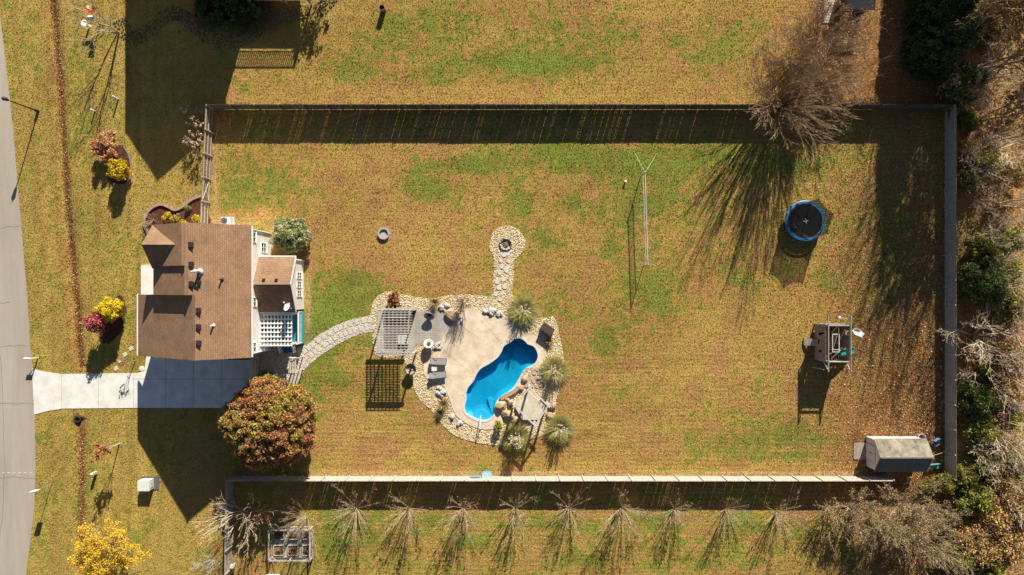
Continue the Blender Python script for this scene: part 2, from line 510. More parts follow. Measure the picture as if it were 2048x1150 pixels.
BED = smooth_loop([(740, 640), (746, 603), (770, 584), (796, 585), (829, 594), (869, 597), (895, 591), (941, 590), (972, 593), (985, 588), (986, 560), (988, 535), (987, 514), (979, 497), (982, 472), (998, 456), (1016, 451), (1036, 459), (1049, 477), (1050, 494), (1040, 510), (1028, 522), (1027, 548), (1025, 575), (1027, 595), (1073, 637), (1106, 632), (1116, 659), (1123, 692), (1128, 725), (1123, 765), (1112, 801), (1111, 826), (1097, 851), (1088, 869), (1064, 878), (1027, 886), (994, 891), (968, 888), (941, 882), (915, 874), (898, 862), (881, 845), (862, 819), (842, 803), (829, 780), (824, 760), (812, 740), (808, 712), (780, 716), (748, 707), (746, 660)], 2)
PATIO = [C6(*p) for p in [(78, 165), (300, 165), (310, 182), (480, 192), (525, 250), (505, 300), (470, 350), (440, 392), (310, 392), (303, 436), (75, 436)]]
PATH = smooth_loop([(521, 700), (575, 694), (612, 690), (640, 668), (690, 643), (735, 632), (752, 632), (752, 660), (720, 668), (680, 686), (640, 712), (610, 738), (590, 772), (545, 788), (521, 790)], 3)
ISLE_A = smooth_loop([(222, 288), (240, 288), (254, 303), (262, 330), (260, 355), (248, 368), (225, 366), (214, 350), (222, 330), (226, 312), (210, 305), (204, 298)], 3)
ISLE_B = smooth_loop([(238, 590), (250, 602), (252, 625), (247, 655), (232, 676), (208, 688), (196, 668), (205, 640), (215, 612)], 3)
FRONTBED = smooth_loop([(400, 398), (385, 400), (365, 415), (350, 420), (338, 414), (322, 410), (305, 417), (294, 432), (291, 450), (300, 470), (420, 470), (412, 420)], 3)
TREEBED = smooth_loop([(525, 735), (560, 735), (572, 745), (570, 770), (545, 782), (522, 780)], 3)
STRIP = [(98, -160), (105, 0), (114, 100), (121, 200), (127, 300), (133, 400), (143, 500), (151, 600), (159, 690), (163, 742), (161, 850), (161, 950), (160, 1060), (158, 1200), (150, 1400)]
HOUSEPOLY = [(333, 462), (548, 462), (548, 516), (612, 516), (612, 690), (548, 700), (333, 700)]

def strip_d(px, py):
    sx = np.interp(py, [p[1] for p in STRIP], [p[0] for p in STRIP])
    return px - sx

GREENS = [(480, 330, 90, 50, .5), (470, 390, 60, 40, .5), (560, 385, 50, 40, .5), (690, 600, 70, 60, .8), (650, 655, 60, 40, .8), (630, 700, 50, 40, .7), (720, 560, 50, 30, .6), (640, 765, 70, 40, .8), (600, 800, 30, 30, .5), (870, 385, 55, 25, .9), (905, 330, 70, 16, .8), (960, 335, 30, 20, .8), (830, 350, 60, 30, .4),
          (1110, 310, 110, 30, .9), (1050, 400, 40, 25, .6), (1140, 405, 30, 20, .9), (1100, 485, 35, 25, .7), (1240, 470, 60, 90, .5), (1310, 600, 60, 40, .9), (1215, 690, 35, 40, .9), (1150, 600, 50, 60, .5), (1290, 660, 80, 40, .5), (1260, 330, 130, 30, .7), (1310, 400, 60, 40, .7),
          (1590, 858, 45, 28, .8), (1645, 880, 50, 18, .7), (1540, 880, 40, 16, .5), (1480, 885, 70, 22, .4), (1560, 912, 80, 10, .7), (1250, 790, 60, 40, .4), (1420, 310, 120, 35, .7), (1620, 330, 90, 30, .5), (1670, 440, 60, 60, .5), (1470, 560, 90, 60, .35), (1680, 560, 60, 40, .5), (1790, 500, 50, 70, .7), (1770, 600, 40, 50, .6),
          (1100, 130, 120, 18, 1.0), (1000, 120, 110, 20, .7), (800, 60, 120, 50, .5), (920, 30, 60, 30, .4), (1200, 60, 150, 40, .4), (700, 130, 90, 40, .4), (860, 150, 60, 20, .5), (1450, 80, 60, 80, .3),
          (190, 220, 70, 60, .6), (170, 90, 40, 60, .4), (210, 440, 50, 60, .4), (230, 580, 50, 60, .6), (180, 480, 40, 80, .45), (250, 720, 60, 30, .6), (110, 960, 25, 60, .7), (150, 900, 20, 60, .6), (180, 950, 18, 60, .5), (300, 1070, 60, 40, .35), (55, 180, 30, 80, .5), (70, 600, 20, 60, .4),
          (700, 1040, 60, 20, .8), (860, 1040, 60, 15, .8), (1120, 1045, 60, 14, .8), (1300, 1040, 50, 14, .8), (1480, 1050, 50, 20, .7), (740, 1090, 60, 30, .5), (950, 1085, 50, 20, .6), (1600, 1060, 60, 25, .6), (660, 1090, 30, 50, .8), (1700, 1110, 40, 30, .7), (1390, 1120, 60, 20, .5), (1180, 1120, 60, 20, .5)]
BROWNS = [(560, 430, 60, 40, .5), (760, 320, 90, 30, .6), (860, 430, 120, 50, .6), (830, 520, 130, 50, .8), (720, 470, 60, 60, .4), (920, 570, 70, 20, .8), (700, 850, 80, 60, .5), (800, 900, 120, 30, .6), (1180, 880, 120, 50, .6), (1160, 520, 60, 80, .4), (1380, 640, 120, 80, .4), (1350, 760, 150, 60, .5), (1560, 640, 80, 60, .5), (1700, 500, 40, 40, .4), (530, 425, 12, 12, 1.0), (620, 180, 90, 20, .6), (940, 190, 200, 14, .7), (1300, 185, 150, 16, .6), (1290, 20, 100, 30, .4), (330, 120, 60, 80, .35), (100, 60, 14, 60, .7)]

def lawn(px, py):
    """albedo of the lawn and woodland floor at photo pixels, plus leafiness"""
    n1 = fbm(px, py, 1 / 70, 4, 3); n2 = fbm(px, py, 1 / 22, 4, 17); n3 = fbm(px, py, 1 / 6, 3, 29); n4 = vnoise(px, py, 1 / 13, 91)
    g = .15 + .8 * (n1 - .5) + .7 * (n2 - .5)
    for x, y, a, b, w in GREENS: g = g + (.80 if x > 400 else .42) * w * np.exp(-((px - x) / a) ** 2 - ((py - y) / b) ** 2)
    for x, y, a, b, w in BROWNS: g = g - .7 * w * np.exp(-((px - x) / a) ** 2 - ((py - y) / b) ** 2)
    # mowing passes: along the fence lines at the bottom, along the road at the front
    hs = fbm(px * .10, py, 1 / 7, 3, 41) - .5; vs_ = fbm(px, py * .07, 1 / 9, 3, 53) - .5
    back = sstep(640, 760, py) * sstep(560, 700, px) * (1 - sstep(1720, 1800, px))
    g = g + hs * (.45 * back + .22 * sstep(430, 460, px) + .3 * sstep(1020, 1030, py)) + vs_ * 1.1 * (1 - sstep(180, 300, px))
    g = g - .10 * (1 - sstep(330, 460, px)); g = np.clip(g + (n3 - .5) * 1.35 + (n4 - .5) * .5, 0, 1)
    straw = np.array([.45, .292, .080]); pink = np.array([.44, .245, .090]); olive = np.array([.31, .245, .048])
    green = np.array([.205, .215, .042]); bright = np.array([.215, .260, .040])
    mixp = sstep(.35, .7, fbm(px, py, 1 / 40, 3, 67))[..., None] * (1 - .75 * (1 - sstep(300, 430, px)))[..., None]
    c = straw * (1 - mixp) + pink * mixp
    front = ((1 - sstep(330, 460, px)) * .5 + .25 * sstep(1020, 1040, py))[..., None]
    c = c * (1 - front) + np.array([.36, .275, .070]) * front * 1.15
    a = sstep(.10, .45, g)[..., None]; c = c * (1 - a) + olive * a
    a = sstep(.36, .72, g)[..., None]; c = c * (1 - a) + green * a
    a = sstep(.8, 1.05, g)[..., None] * .8; c = c * (1 - a) + bright * a
    # red-brown streaks beside the leaf filled swale at the front
    d = strip_d(px, py); sw = np.exp(-(d / (5.5 + 7 * (n2 - .5))) ** 2) * ((py < 742) | (py > 850)) * .85
    rust = np.array([.24, .085, .036])
    c = c * (1 - sw[..., None]) + rust * sw[..., None]
    wd = (.65 * np.exp(-((d + 15) / 13) ** 2) * (py < 742) + .4 * np.exp(-((d + 52) / 9) ** 2) + .35 * np.exp(-((d - 16) / 8) ** 2))[..., None] * sstep(.35, .65, n2)[..., None]
    c = c * (1 - wd) + np.array([.36, .17, .06]) * wd
    # dead leaves: along the woods on the right, round the shed, in the neighbour's corner
    lf = sstep(1500, 1860, px + 90 * (n1 - .5)) * (.35 + .65 * sstep(250, 800, py)) + .9 * np.exp(-((px - 1820) / 130) ** 2 - ((py - 850) / 70) ** 2)
    lf = lf + .75 * sstep(1560, 1700, px) * (1 - sstep(190, 240, py))
    lf = np.clip(lf, 0, 1) * (1 - .55 * sstep(.45, .85, g))
    lf = lf * sstep(.25, .6, n3 + .25 * lf)
    lc = np.array([.33, .155, .058])
    c = c * (1 - .8 * lf[..., None]) + lc * .8 * lf[..., None]
    wds = sstep(1886, 1900, px)
    wc = np.array([.46, .27, .11]) * (.6 + .8 * n2[..., None]); gr = sstep(.5, .7, n1)[..., None]
    wc = wc * (1 - gr * .5) + np.array([.32, .29, .065]) * gr * .5
    c = c * (1 - wds[..., None]) + wc * wds[..., None]
    # earth and dead grass against the fences, worn ground beside the house
    e = np.exp(-((py - 947) / 5) ** 2) * (px > 620) * (px < 1740) * .8 + np.exp(-((px - 431) / 6) ** 2) * (py > 285) * (py < 470) * .6
    e = e + np.exp(-((px - 470) / 30) ** 2 - ((py - 444) / 10) ** 2) + np.exp(-((px - 548) / 14) ** 2 - ((py - 490) / 40) ** 2) + .8 * np.exp(-((px - 617) / 6) ** 2 - ((py - 610) / 90) ** 2)
    e = np.clip(e * sstep(.2, .6, n2 + .1), 0, .9)[..., None]
    c = c * (1 - e) + np.array([.50, .34, .17]) * e
    k = (.91 + .26 * n3 + .25 * (n2 - .5) + .30 * (n1 - .5) + (hs * .55 + .13 * np.sin(py * .72 + 1.2 * np.sin(px / 90.) + 3 * n1)) * np.clip(.5 * sstep(430, 460, px) + .5 * back, 0, 1) + vs_ * .8 * (1 - sstep(200, 430, px)))[..., None]
    return np.clip(c * k, .005, .6), lf

def ground_z(px, py):
    d = strip_d(px, py); far = (py < 738) | (py > 835)
    return -0.22 * np.exp(-(d / 9) ** 2) * far

gx = np.concatenate([[-700, -350, -180, -100, -70], np.arange(-58, 60.01, .16), [72, 100, 180, 350, 700]])
gy = np.concatenate([[-700, -350, -180, -100, -60, -42], np.arange(-33, 33.01, .16), [42, 60, 100, 180, 350, 700]])
GX, GY = np.meshgrid(gx, gy); PX, PY = GX * S + 1024, 575 - GY * S
gc, _ = lawn(PX, PY)
for poly, cc in ((ISLE_A, (.12, .05, .03)), (ISLE_B, (.12, .05, .03)), (FRONTBED, (.12, .05, .03)), (TREEBED, (.05, .028, .018))):
    k = inside(PX, PY, poly); gc[k] = np.array(cc) * (.6 + .8 * np.random.default_rng(5).random((k.sum(), 1)))
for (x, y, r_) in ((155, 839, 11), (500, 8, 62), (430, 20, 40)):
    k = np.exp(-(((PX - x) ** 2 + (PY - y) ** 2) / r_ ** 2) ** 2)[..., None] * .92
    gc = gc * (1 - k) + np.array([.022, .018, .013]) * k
V = np.stack([GX, GY, ground_z(PX, PY)], -1).reshape(-1, 3)
ny, nx = GX.shape; idx = np.arange(ny * nx).reshape(ny, nx)
F = np.stack([idx[:-1, :-1], idx[:-1, 1:], idx[1:, 1:], idx[1:, :-1]], -1)
cx_ = (PX[:-1, :-1] + PX[1:, 1:]) / 2; cy_ = (PY[:-1, :-1] + PY[1:, 1:]) / 2
F = F[~inside(cx_, cy_, POOLS)]
gm = bpy.data.materials.new('lawn_turf'); gm.use_nodes = True
nt = gm.node_tree; b = nt.nodes['Principled BSDF']; b.inputs['Roughness'].default_value = .95; b.inputs['Specular IOR Level'].default_value = .1
at = nt.nodes.new('ShaderNodeAttribute'); at.attribute_name = 'Col'
tc = nt.nodes.new('ShaderNodeTexCoord')
n1 = nt.nodes.new('ShaderNodeTexNoise'); n1.inputs['Scale'].default_value = 5.5; n1.inputs['Detail'].default_value = 6; n1.inputs['Roughness'].default_value = .75
n2 = nt.nodes.new('ShaderNodeTexNoise'); n2.inputs['Scale'].default_value = 2.2; n2.inputs['Detail'].default_value = 5; n2.inputs['Roughness'].default_value = .7
for n in (n1, n2): nt.links.new(tc.outputs['Object'], n.inputs['Vector'])
mr = nt.nodes.new('ShaderNodeMapRange'); mr.inputs[1].default_value = .3; mr.inputs[2].default_value = .7; mr.inputs[3].default_value = .48; mr.inputs[4].default_value = 1.28
nt.links.new(n1.outputs['Fac'], mr.inputs[0])
mul = nt.nodes.new('ShaderNodeMix'); mul.data_type = 'RGBA'; mul.blend_type = 'MULTIPLY'; mul.inputs[0].default_value = 1
nt.links.new(at.outputs['Color'], mul.inputs[6]); nt.links.new(mr.outputs[0], mul.inputs[7])
hs = nt.nodes.new('ShaderNodeHueSaturation')
mr2 = nt.nodes.new('ShaderNodeMapRange'); mr2.inputs[1].default_value = .35; mr2.inputs[2].default_value = .65; mr2.inputs[3].default_value = .49; mr2.inputs[4].default_value = .51
nt.links.new(n2.outputs['Fac'], mr2.inputs[0]); nt.links.new(mr2.outputs[0], hs.inputs['Hue']); nt.links.new(mul.outputs[2], hs.inputs['Color'])
nt.links.new(hs.outputs[0], b.inputs['Base Color'])
bp = nt.nodes.new('ShaderNodeBump'); bp.inputs['Strength'].default_value = 1.0; bp.inputs['Distance'].default_value = .10
nt.links.new(n1.outputs['Fac'], bp.inputs['Height']); nt.links.new(bp.outputs[0], b.inputs['Normal'])
tagit(np_obj('ground', V, F, gm, c=gc.reshape(-1, 3)), kind='structure')

W = lambda pts: [tuple(T(*p)[:2]) for p in pts]
# the road: light worn asphalt, a seam, cracks and a row of faint dashes
M_road = mat('worn_asphalt', (.32, .275, .22), .9, .12, .5, .35, 30, c2=(.43, .38, .31), detail=9, stretch=(1, .13, 1))
rp = ROAD + [(-260, 1600), (-260, -420)]
road = sheet('road', W(rp), None, .035, .2, M_road); tagit(road, kind='structure')
mb = MB()
def ribbon(mb, pts, w, z):
    pts = [Vector((*p[:2], 0)) for p in pts]; L = []; 
    for i, p in enumerate(pts):
        d = (pts[min(i + 1, len(pts) - 1)] - pts[max(i - 1, 0)]).normalized(); n = Vector((-d.y, d.x, 0)) * w / 2
        L.append((p + n, p - n))
    vs_ = []; 
    for a, b_ in L: vs_ += [(a.x, a.y, z), (b_.x, b_.y, z)]
    mb.add(vs_, [(2 * i, 2 * i + 1, 2 * i + 3, 2 * i + 2) for i in range(len(pts) - 1)])
for y0, x0, x1 in ((465, -60, 44), (692, -60, 61), (812, -60, 68), (955, -30, 71), (600, -60, 20)):
    pts = []; y = y0
    for i in range(16):
        x = x0 + (x1 - x0) * i / 15; y += R.uniform(-2.2, 2.2); pts.append(T(x, y))
    ribbon(mb, pts, .035, .039)
ribbon(mb, [T(np.interp(y, [p[1] for p in ROAD], [p[0] for p in ROAD]) - 62 + R.uniform(-.6, .6), y) for y in range(640, 1180, 12)], .03, .039)
mb.build('road_crack', mat('road_crack_tar', (.11, .10, .085), .9), road)
mb = MB()
for x in range(-40, 66, 11): ribbon(mb, [T(x, 945), T(x + 6, 945)], .09, .039)
mb.build('road_dash', mat('faded_road_paint', (.55, .53, .48), .8), road)

# driveway: separate poured panels with open joints
drv = bpy.data.objects.new('driveway', None); col.objects.link(drv); drv.location = T(280, 780); tagit(drv, kind='structure')
def clip(poly, a, b_, c):              # keep a*x+b*y<=c
    o = []
    for i in range(len(poly)):
        p, q = poly[i], poly[(i + 1) % len(poly)]; dp, dq = a * p[0] + b_ * p[1] - c, a * q[0] + b_ * q[1] - c
        if dp <= 0: o.append(p)
        if dp * dq < 0: t = dp / (dp - dq); o.append((p[0] + (q[0] - p[0]) * t, p[1] + (q[1] - p[1]) * t))
    return o
mbp = MB(); cuts = [60, 124, 197, 267, 332, 387, 444, 520]; g = .35
for i in range(len(cuts) - 1):
    for y0, y1 in ([(700, 840)] if i < 3 else [(700, 758), (758, 840)]):
        q = clip(clip(clip(clip(DRIVE, -1, 0, -(cuts[i] + g)), 1, 0, cuts[i + 1] - g), 0, -1, -(y0 + g)), 0, 1, y1 - g)
        if len(q) > 2: mbp.prism(W(q), -.06, .05 + R.uniform(-.003, .003))
mbp.build('concrete_panel', M_conc, drv)
sheet('joint_base', W(DRIVE), None, .018, .1, mat('joint_dirt', (.12, .10, .08), .95), drv)

# river gravel round the pool, grey gravel of the path
def gravelmat(name, cols_, sc):
    m = bpy.data.materials.new(name); m.use_nodes = True; nt = m.node_tree; b = nt.nodes['Principled BSDF']; b.inputs['Roughness'].default_value = .85
    tc = nt.nodes.new('ShaderNodeTexCoord'); v = nt.nodes.new('ShaderNodeTexVoronoi'); v.inputs['Scale'].default_value = sc
    nt.links.new(tc.outputs['Object'], v.inputs['Vector'])
    sp = nt.nodes.new('ShaderNodeSeparateColor'); nt.links.new(v.outputs['Color'], sp.inputs[0])
    r = nt.nodes.new('ShaderNodeValToRGB'); r.color_ramp.interpolation = 'CONSTANT'
    while len(r.color_ramp.elements) < len(cols_): r.color_ramp.elements.new(.5)
    for i, c in enumerate(cols_): r.color_ramp.elements[i].position = i / len(cols_); r.color_ramp.elements[i].color = (*c, 1)
    nt.links.new(sp.outputs[0], r.inputs[0]); nt.links.new(r.outputs[0], b.inputs['Base Color'])
    bp = nt.nodes.new('ShaderNodeBump'); bp.inputs['Strength'].default_value = .9; bp.inputs['Distance'].default_value = .05; bp.invert = True
    nt.links.new(v.outputs['Distance'], bp.inputs['Height']); nt.links.new(bp.outputs[0], b.inputs['Normal'])
    return m
GRAVEL = [(.60, .47, .26), (.66, .55, .36), (.50, .36, .18), (.72, .64, .48), (.60, .42, .19), (.32, .23, .13), (.64, .52, .30)]
GREYG = [(.56, .50, .42), (.62, .56, .47), (.50, .44, .36), (.58, .51, .42), (.42, .37, .30)]
poolw = W(POOLS)
tagit(sheet('gravel_bed', W(BED), poolw, .025, .12, gravelmat('river_gravel', GRAVEL, 12)), kind='structure')
tagit(sheet('path', W(PATH), None, .02, .1, gravelmat('grey_gravel', GREYG, 12)), kind='structure')

def scatter(poly, n, seed, holes=()):
    rr = np.random.default_rng(seed); p = np.array(poly); lo, hi = p.min(0), p.max(0); out = np.zeros((0, 2))
    while len(out) < n:
        q = lo + (hi - lo) * rr.random((n * 2, 2)); k = inside(q[:, 0], q[:, 1], poly)
        for h in holes: k &= ~inside(q[:, 0], q[:, 1], h)
        out = np.concatenate([out, q[k]])
    return out[:n]
def pebbles(name, poly, n, seed, holes, cols_, smin, smax, z, label):
    q = scatter(poly, n, seed, holes); rr = np.random.default_rng(seed + 1)
    base, fs_ = ICO[1]; fs_ = np.array(fs_)
    sz = rr.uniform(smin, smax, (n, 1, 1)) * rr.uniform(.6, 1.15, (n, 1, 3)) * np.array([1, 1, .6]) / 2
    b = base[None] * (1 + rr.normal(0, .12, (n, len(base), 1))) * sz
    a = rr.uniform(0, 6.28, n); cs, sn = np.cos(a)[:, None], np.sin(a)[:, None]
    b = np.stack([b[..., 0] * cs - b[..., 1] * sn, b[..., 0] * sn + b[..., 1] * cs, b[..., 2]], -1)
    ctr = np.stack([(q[:, 0] - 1024) / S, (575 - q[:, 1]) / S, np.full(n, z)], 1); b = b + ctr[:, None]
    F = (fs_[None] + (np.arange(n) * len(base))[:, None, None]).reshape(-1, 3)
    c = np.array(cols_)[rr.integers(0, len(cols_), n)] * (1 + rr.normal(0, .18, (n, 1)))
    o = np_obj(name, b.reshape(-1, 3), F, M_coloured, c=np.repeat(np.clip(c, .02, .85), len(base), 0), smooth=True)
    return tagit(o, label, 'gravel', kind='stuff')
pebbles('river_gravel', BED, 15000, 21, (DECK, PATIO, POOLS), GRAVEL + [(.72, .66, .55)], .06, .17, .035, 'loose tan and cream river gravel filling the bed round the pool')
pebbles('path_gravel', PATH, 1600, 23, (), GREYG, .06, .14, .03, 'grey pea gravel under the stepping stones of the curving path')

# stamped concrete pool deck and grey patio
M_deck = mat('stamped_concrete', (.52, .39, .27), .8, .2, .8, .35, 5, c2=(.76, .64, .49), detail=9)
M_patio = mat('grey_stamped_concrete', (.30, .27, .23), .85, .2, 1.2, .35, 9, c2=(.44, .40, .34), detail=7)
tagit(sheet('pool_deck', W(DECK), poolw, .085, .2, M_deck), kind='structure')
tagit(sheet('dark_floor_sheet', W([(768, 622), (816, 622), (816, 690), (790, 699), (768, 699)]), None, .083, .1, mat('dark_grey_floor', (.07, .065, .062), .9, .4, 4, .3, 12, c2=(.16, .15, .14))), kind='structure')  # flat dark grey sheet laid under the grey pergola
pat = sheet('patio', W(PATIO), None, .075, .15, M_patio); tagit(pat, kind='structure')
mb = MB()
for a, b_ in ((C6(470, 200), C6(700, 360)), (C6(510, 455), C6(620, 545)), (C6(700, 240), C6(840, 400)), (C6(560, 700), C6(610, 700)), (C6(640, 830), C6(600, 850))):
    ribbon(mb, [T(*a).lerp(T(*b_), i / 6) for i in range(7)], .02, .0895)
mb.build('deck_joint', mat('joint_line', (.26, .19, .14), .9), bpy.data.objects['pool_deck'])
mb = MB(); ribbon(mb, [T(*C6(309, 182)), T(*C6(309, 392))], .05, .079)
for i in range(1, 14): ribbon(mb, [T(*C6(312, 182 + 15.5 * i)), T(*C6(480, 190 + 14.5 * i)) if i < 9 else T(*C6(455, 182 + 15.5 * i))], .012, .0785)
for i in range(1, 10): ribbon(mb, [T(*C6(312 + 17 * i, 188)), T(*C6(312 + 17 * i, 388))], .012, .0795) if 312 + 17 * i < 440 else None
mb.build('patio_joint', mat('patio_joint_line', (.20, .18, .155), .9), pat)

# the pool itself
pool = thing('swimming_pool', 'freeform in-ground swimming pool with deep blue and turquoise water', 'pool', T(1000, 760))
def off_loop(pts, d):
    n = len(pts); o = []
    ar = sum(pts[i][0] * pts[(i + 1) % n][1] - pts[(i + 1) % n][0] * pts[i][1] for i in range(n)); s_ = 1 if ar > 0 else -1
    for i in range(n):
        p, q = pts[i - 1], pts[(i + 1) % n]; dx, dy = q[0] - p[0], q[1] - p[1]; l = math.hypot(dx, dy) + 1e-9
        o.append((pts[i][0] + s_ * dy / l * d, pts[i][1] - s_ * dx / l * d))
    return o
sheet('coping', off_loop(poolw, .16), off_loop(poolw, -.05), .115, .2, mat('pool_coping', (.60, .55, .47), .7, .1, 3), pool)
A0, A1 = T(962, 832), T(1052, 690)
def pdepth(x, y):
    t = ((x - A0.x) * (A1.x - A0.x) + (y - A0.y) * (A1.y - A0.y)) / ((A1 - A0).length_squared)
    return .68 + .60 * sstep(.35, .95, np.array(t)) - .1 * (1 - sstep(.0, .2, np.array(t)))
bm = bmesh.new(); lp = off_loop(poolw, .03)
top = [bm.verts.new((x, y, .08)) for x, y in lp]
rings = [top]; cen = (sum(p[0] for p in lp) / len(lp), sum(p[1] for p in lp) / len(lp))
for ins, dz in ((0, .30), (-.25, .72), (-.55, 1.0)):
    l2 = off_loop(poolw, ins); rings.append([bm.verts.new((x, y, -float(pdepth(x, y)) * dz)) for x, y in l2])
for a, b_ in zip(rings[:-1], rings[1:]):
    for i in range(len(a)):
        j = (i + 1) % len(a); bm.faces.new((a[j], a[i], b_[i], b_[j]))
ed = [bm.edges.get((rings[-1][i], rings[-1][(i + 1) % len(lp)])) for i in range(len(lp))]
bmesh.ops.triangle_fill(bm, use_beauty=True, edges=ed, normal=(0, 0, 1))
me = bpy.data.meshes.new('pool_shell'); bm.to_mesh(me); bm.free()
me.transform(Matrix.Translation(-pool.location)); me.materials.append(mat('pool_fibreglass', (.006, .40, .78), .5, .06, 2))
o = bpy.data.objects.new('shell', me); col.objects.link(o); o.parent = pool
tl = MB(); l1, l2 = off_loop(poolw, .015), off_loop(poolw, .012); n = len(l1)
tl.add([(x, y, .07) for x, y in l1] + [(x, y, -.16) for x, y in l2], [((i + 1) % n, i, n + i, n + (i + 1) % n) for i in range(n)]); tl.build('tile_line', mat('pool_tile', (.03, .16, .42), .3, .4, 9), pool)
mb = MB()
for r_, z in ((1.25, -.48), (.85, -.28)):
    c = T(962, 836); mb.lathe([(.01, z), (r_, z), (r_, z - .5)], (c.x, c.y, 0), 32)
c = T(983, 812); mb.box((c.x, c.y, -.55), (.45, 1.6, .3), rz=.25)
mb.build('step', mat('pool_step', (.03, .46, .80), .5, .06, 2), pool)
wm = bpy.data.materials.new('pool_water'); wm.use_nodes = True; nt = wm.node_tree; out = nt.nodes['Material Output']
nt.nodes.remove(nt.nodes['Principled BSDF'])
tr = nt.nodes.new('ShaderNodeBsdfTransparent'); gl = nt.nodes.new('ShaderNodeBsdfGlossy'); gl.inputs['Roughness'].default_value = .04
fr = nt.nodes.new('ShaderNodeFresnel'); fr.inputs['IOR'].default_value = 1.33; mx = nt.nodes.new('ShaderNodeMixShader')
tc = nt.nodes.new('ShaderNodeTexCoord'); nz = nt.nodes.new('ShaderNodeTexNoise'); nz.inputs['Scale'].default_value = 2.5; nz.inputs['Detail'].default_value = 4
bp = nt.nodes.new('ShaderNodeBump'); bp.inputs['Strength'].default_value = .25; bp.inputs['Distance'].default_value = .05
nt.links.new(tc.outputs['Object'], nz.inputs['Vector']); nt.links.new(nz.outputs['Fac'], bp.inputs['Height'])
nt.links.new(bp.outputs[0], gl.inputs['Normal']); nt.links.new(bp.outputs[0], fr.inputs['Normal'])
ge = nt.nodes.new('ShaderNodeNewGeometry'); om = nt.nodes.new('ShaderNodeMath'); om.operation = 'SUBTRACT'; om.inputs[0].default_value = 1.0
fm = nt.nodes.new('ShaderNodeMath'); fm.operation = 'MULTIPLY'          # no total reflection on the way out: light leaves the thin surface freely
nt.links.new(ge.outputs['Backfacing'], om.inputs[1]); nt.links.new(fr.outputs[0], fm.inputs[0]); nt.links.new(om.outputs[0], fm.inputs[1])
nt.links.new(fm.outputs[0], mx.inputs[0]); nt.links.new(tr.outputs[0], mx.inputs[1]); nt.links.new(gl.outputs[0], mx.inputs[2]); nt.links.new(mx.outputs[0], out.inputs[0])
va = nt.nodes.new('ShaderNodeVolumeAbsorption'); va.inputs['Color'].default_value = (.0, .62, .97, 1); va.inputs['Density'].default_value = .50
vsc = nt.nodes.new('ShaderNodeVolumeScatter'); vsc.inputs['Color'].default_value = (.0, .28, 1, 1); vsc.inputs['Density'].default_value = .45; vsc.inputs['Anisotropy'].default_value = .2
vad = nt.nodes.new('ShaderNodeAddShader'); nt.links.new(va.outputs[0], vad.inputs[0]); nt.links.new(vsc.outputs[0], vad.inputs[1]); nt.links.new(vad.outputs[0], out.inputs['Volume'])
mb = MB(); mb.prism(off_loop(poolw, .010), -2.4, -.07); mb.build('water', wm, pool)

# ------------------------------------------------------------------ grass tufts and fallen leaves (uncountable)
def masked(px, py, extra=()):
    k = np.ones(px.shape, bool); jr = np.random.default_rng(4); px = px + jr.normal(0, .75, px.shape); py = py + jr.normal(0, .75, py.shape)   # tufts creep over the edges
    for poly in (DRIVE, BED, PATH, HOUSEPOLY, ISLE_A, ISLE_B, FRONTBED, TREEBED, PATIO, *extra): k &= ~inside(px, py, poly)
    ex = np.interp(py, [p[1] for p in ROAD], [p[0] for p in ROAD]); k &= px > ex + .6
    return k
rr = np.random.default_rng(99); n = 420000
px = rr.uniform(-10, 1895, n); py = rr.uniform(-15, 1165, n); k = masked(px, py); px, py = px[k], py[k]; n = len(px)
c, lf = lawn(px, py); keep = rr.random(n) > .55 * lf; px, py, c = px[keep], py[keep], c[keep]; n = len(px)
x, y = (px - 1024) / S, (575 - py) / S; z = ground_z(px, py)
hgt = rr.uniform(.03, .11, n); a = rr.uniform(0, 6.28, n); w = rr.uniform(.02, .055, n); lean = rr.uniform(-.05, .05, (n, 2))
B0 = np.stack([x - np.cos(a) * w, y - np.sin(a) * w, z], 1); B1 = np.stack([x + np.cos(a) * w, y + np.sin(a) * w, z], 1)
TP = np.stack([x + lean[:, 0], y + lean[:, 1], z + hgt], 1)
V = np.stack([B0, B1, TP], 1).reshape(-1, 3)
c = c * np.exp(rr.normal(.0, .34, (n, 1))) * (1 + rr.normal(0, .08, (n, 3)))
tagit(np_obj('grass', V, np.arange(3 * n).reshape(n, 3), leafmat('grass_blade', .8, .25), c=np.repeat(np.clip(c, .005, .6), 3, 0)), 'short dormant grass tufts growing over the lawns', 'grass', kind='stuff')

n = 80000
px = np.concatenate([1895 - np.abs(rr.normal(0, 150, n)), rr.uniform(1890, 2090, 15000), rr.uniform(100, 1890, 5000)]); py = np.concatenate([rr.uniform(-10, 1160, n + 15000), rr.uniform(0, 1150, 5000)])
sx = np.interp(rr.uniform(0, 1150, 5200), [p[1] for p in STRIP], [p[0] for p in STRIP])
sy = rr.uniform(-10, 1150, 5200); sxx = np.interp(sy, [p[1] for p in STRIP], [p[0] for p in STRIP]) + rr.normal(0, 1, 5200) * rr.uniform(2.5, 8, 5200)
kk = (sy < 742) | (sy > 855); px = np.concatenate([px, sxx[kk]]); py = np.concatenate([py, sy[kk]])
k = masked(px, py); k &= ~((px > 1100) & (px < 1880) & (rr.random(len(px)) > .25 + .75 * np.clip((px - 1400) / 450, 0, 1)) & (px > 0))
k &= ~((px < 1100) & (px > 420) & (py < 940) & (rr.random(len(px)) < .6))
k &= rr.random(len(px)) < np.where((px > 1000) & (px < 1890), .45 + .55 * sstep(200, 800, py), 1)
px, py = px[k], py[k]; n = len(px)
C = np.stack([(px - 1024) / S, (575 - py) / S, ground_z(px, py) + rr.uniform(.03, .09, n)], 1)
V, F = leaf_quads(C, .055, 5, upbias=1.0)
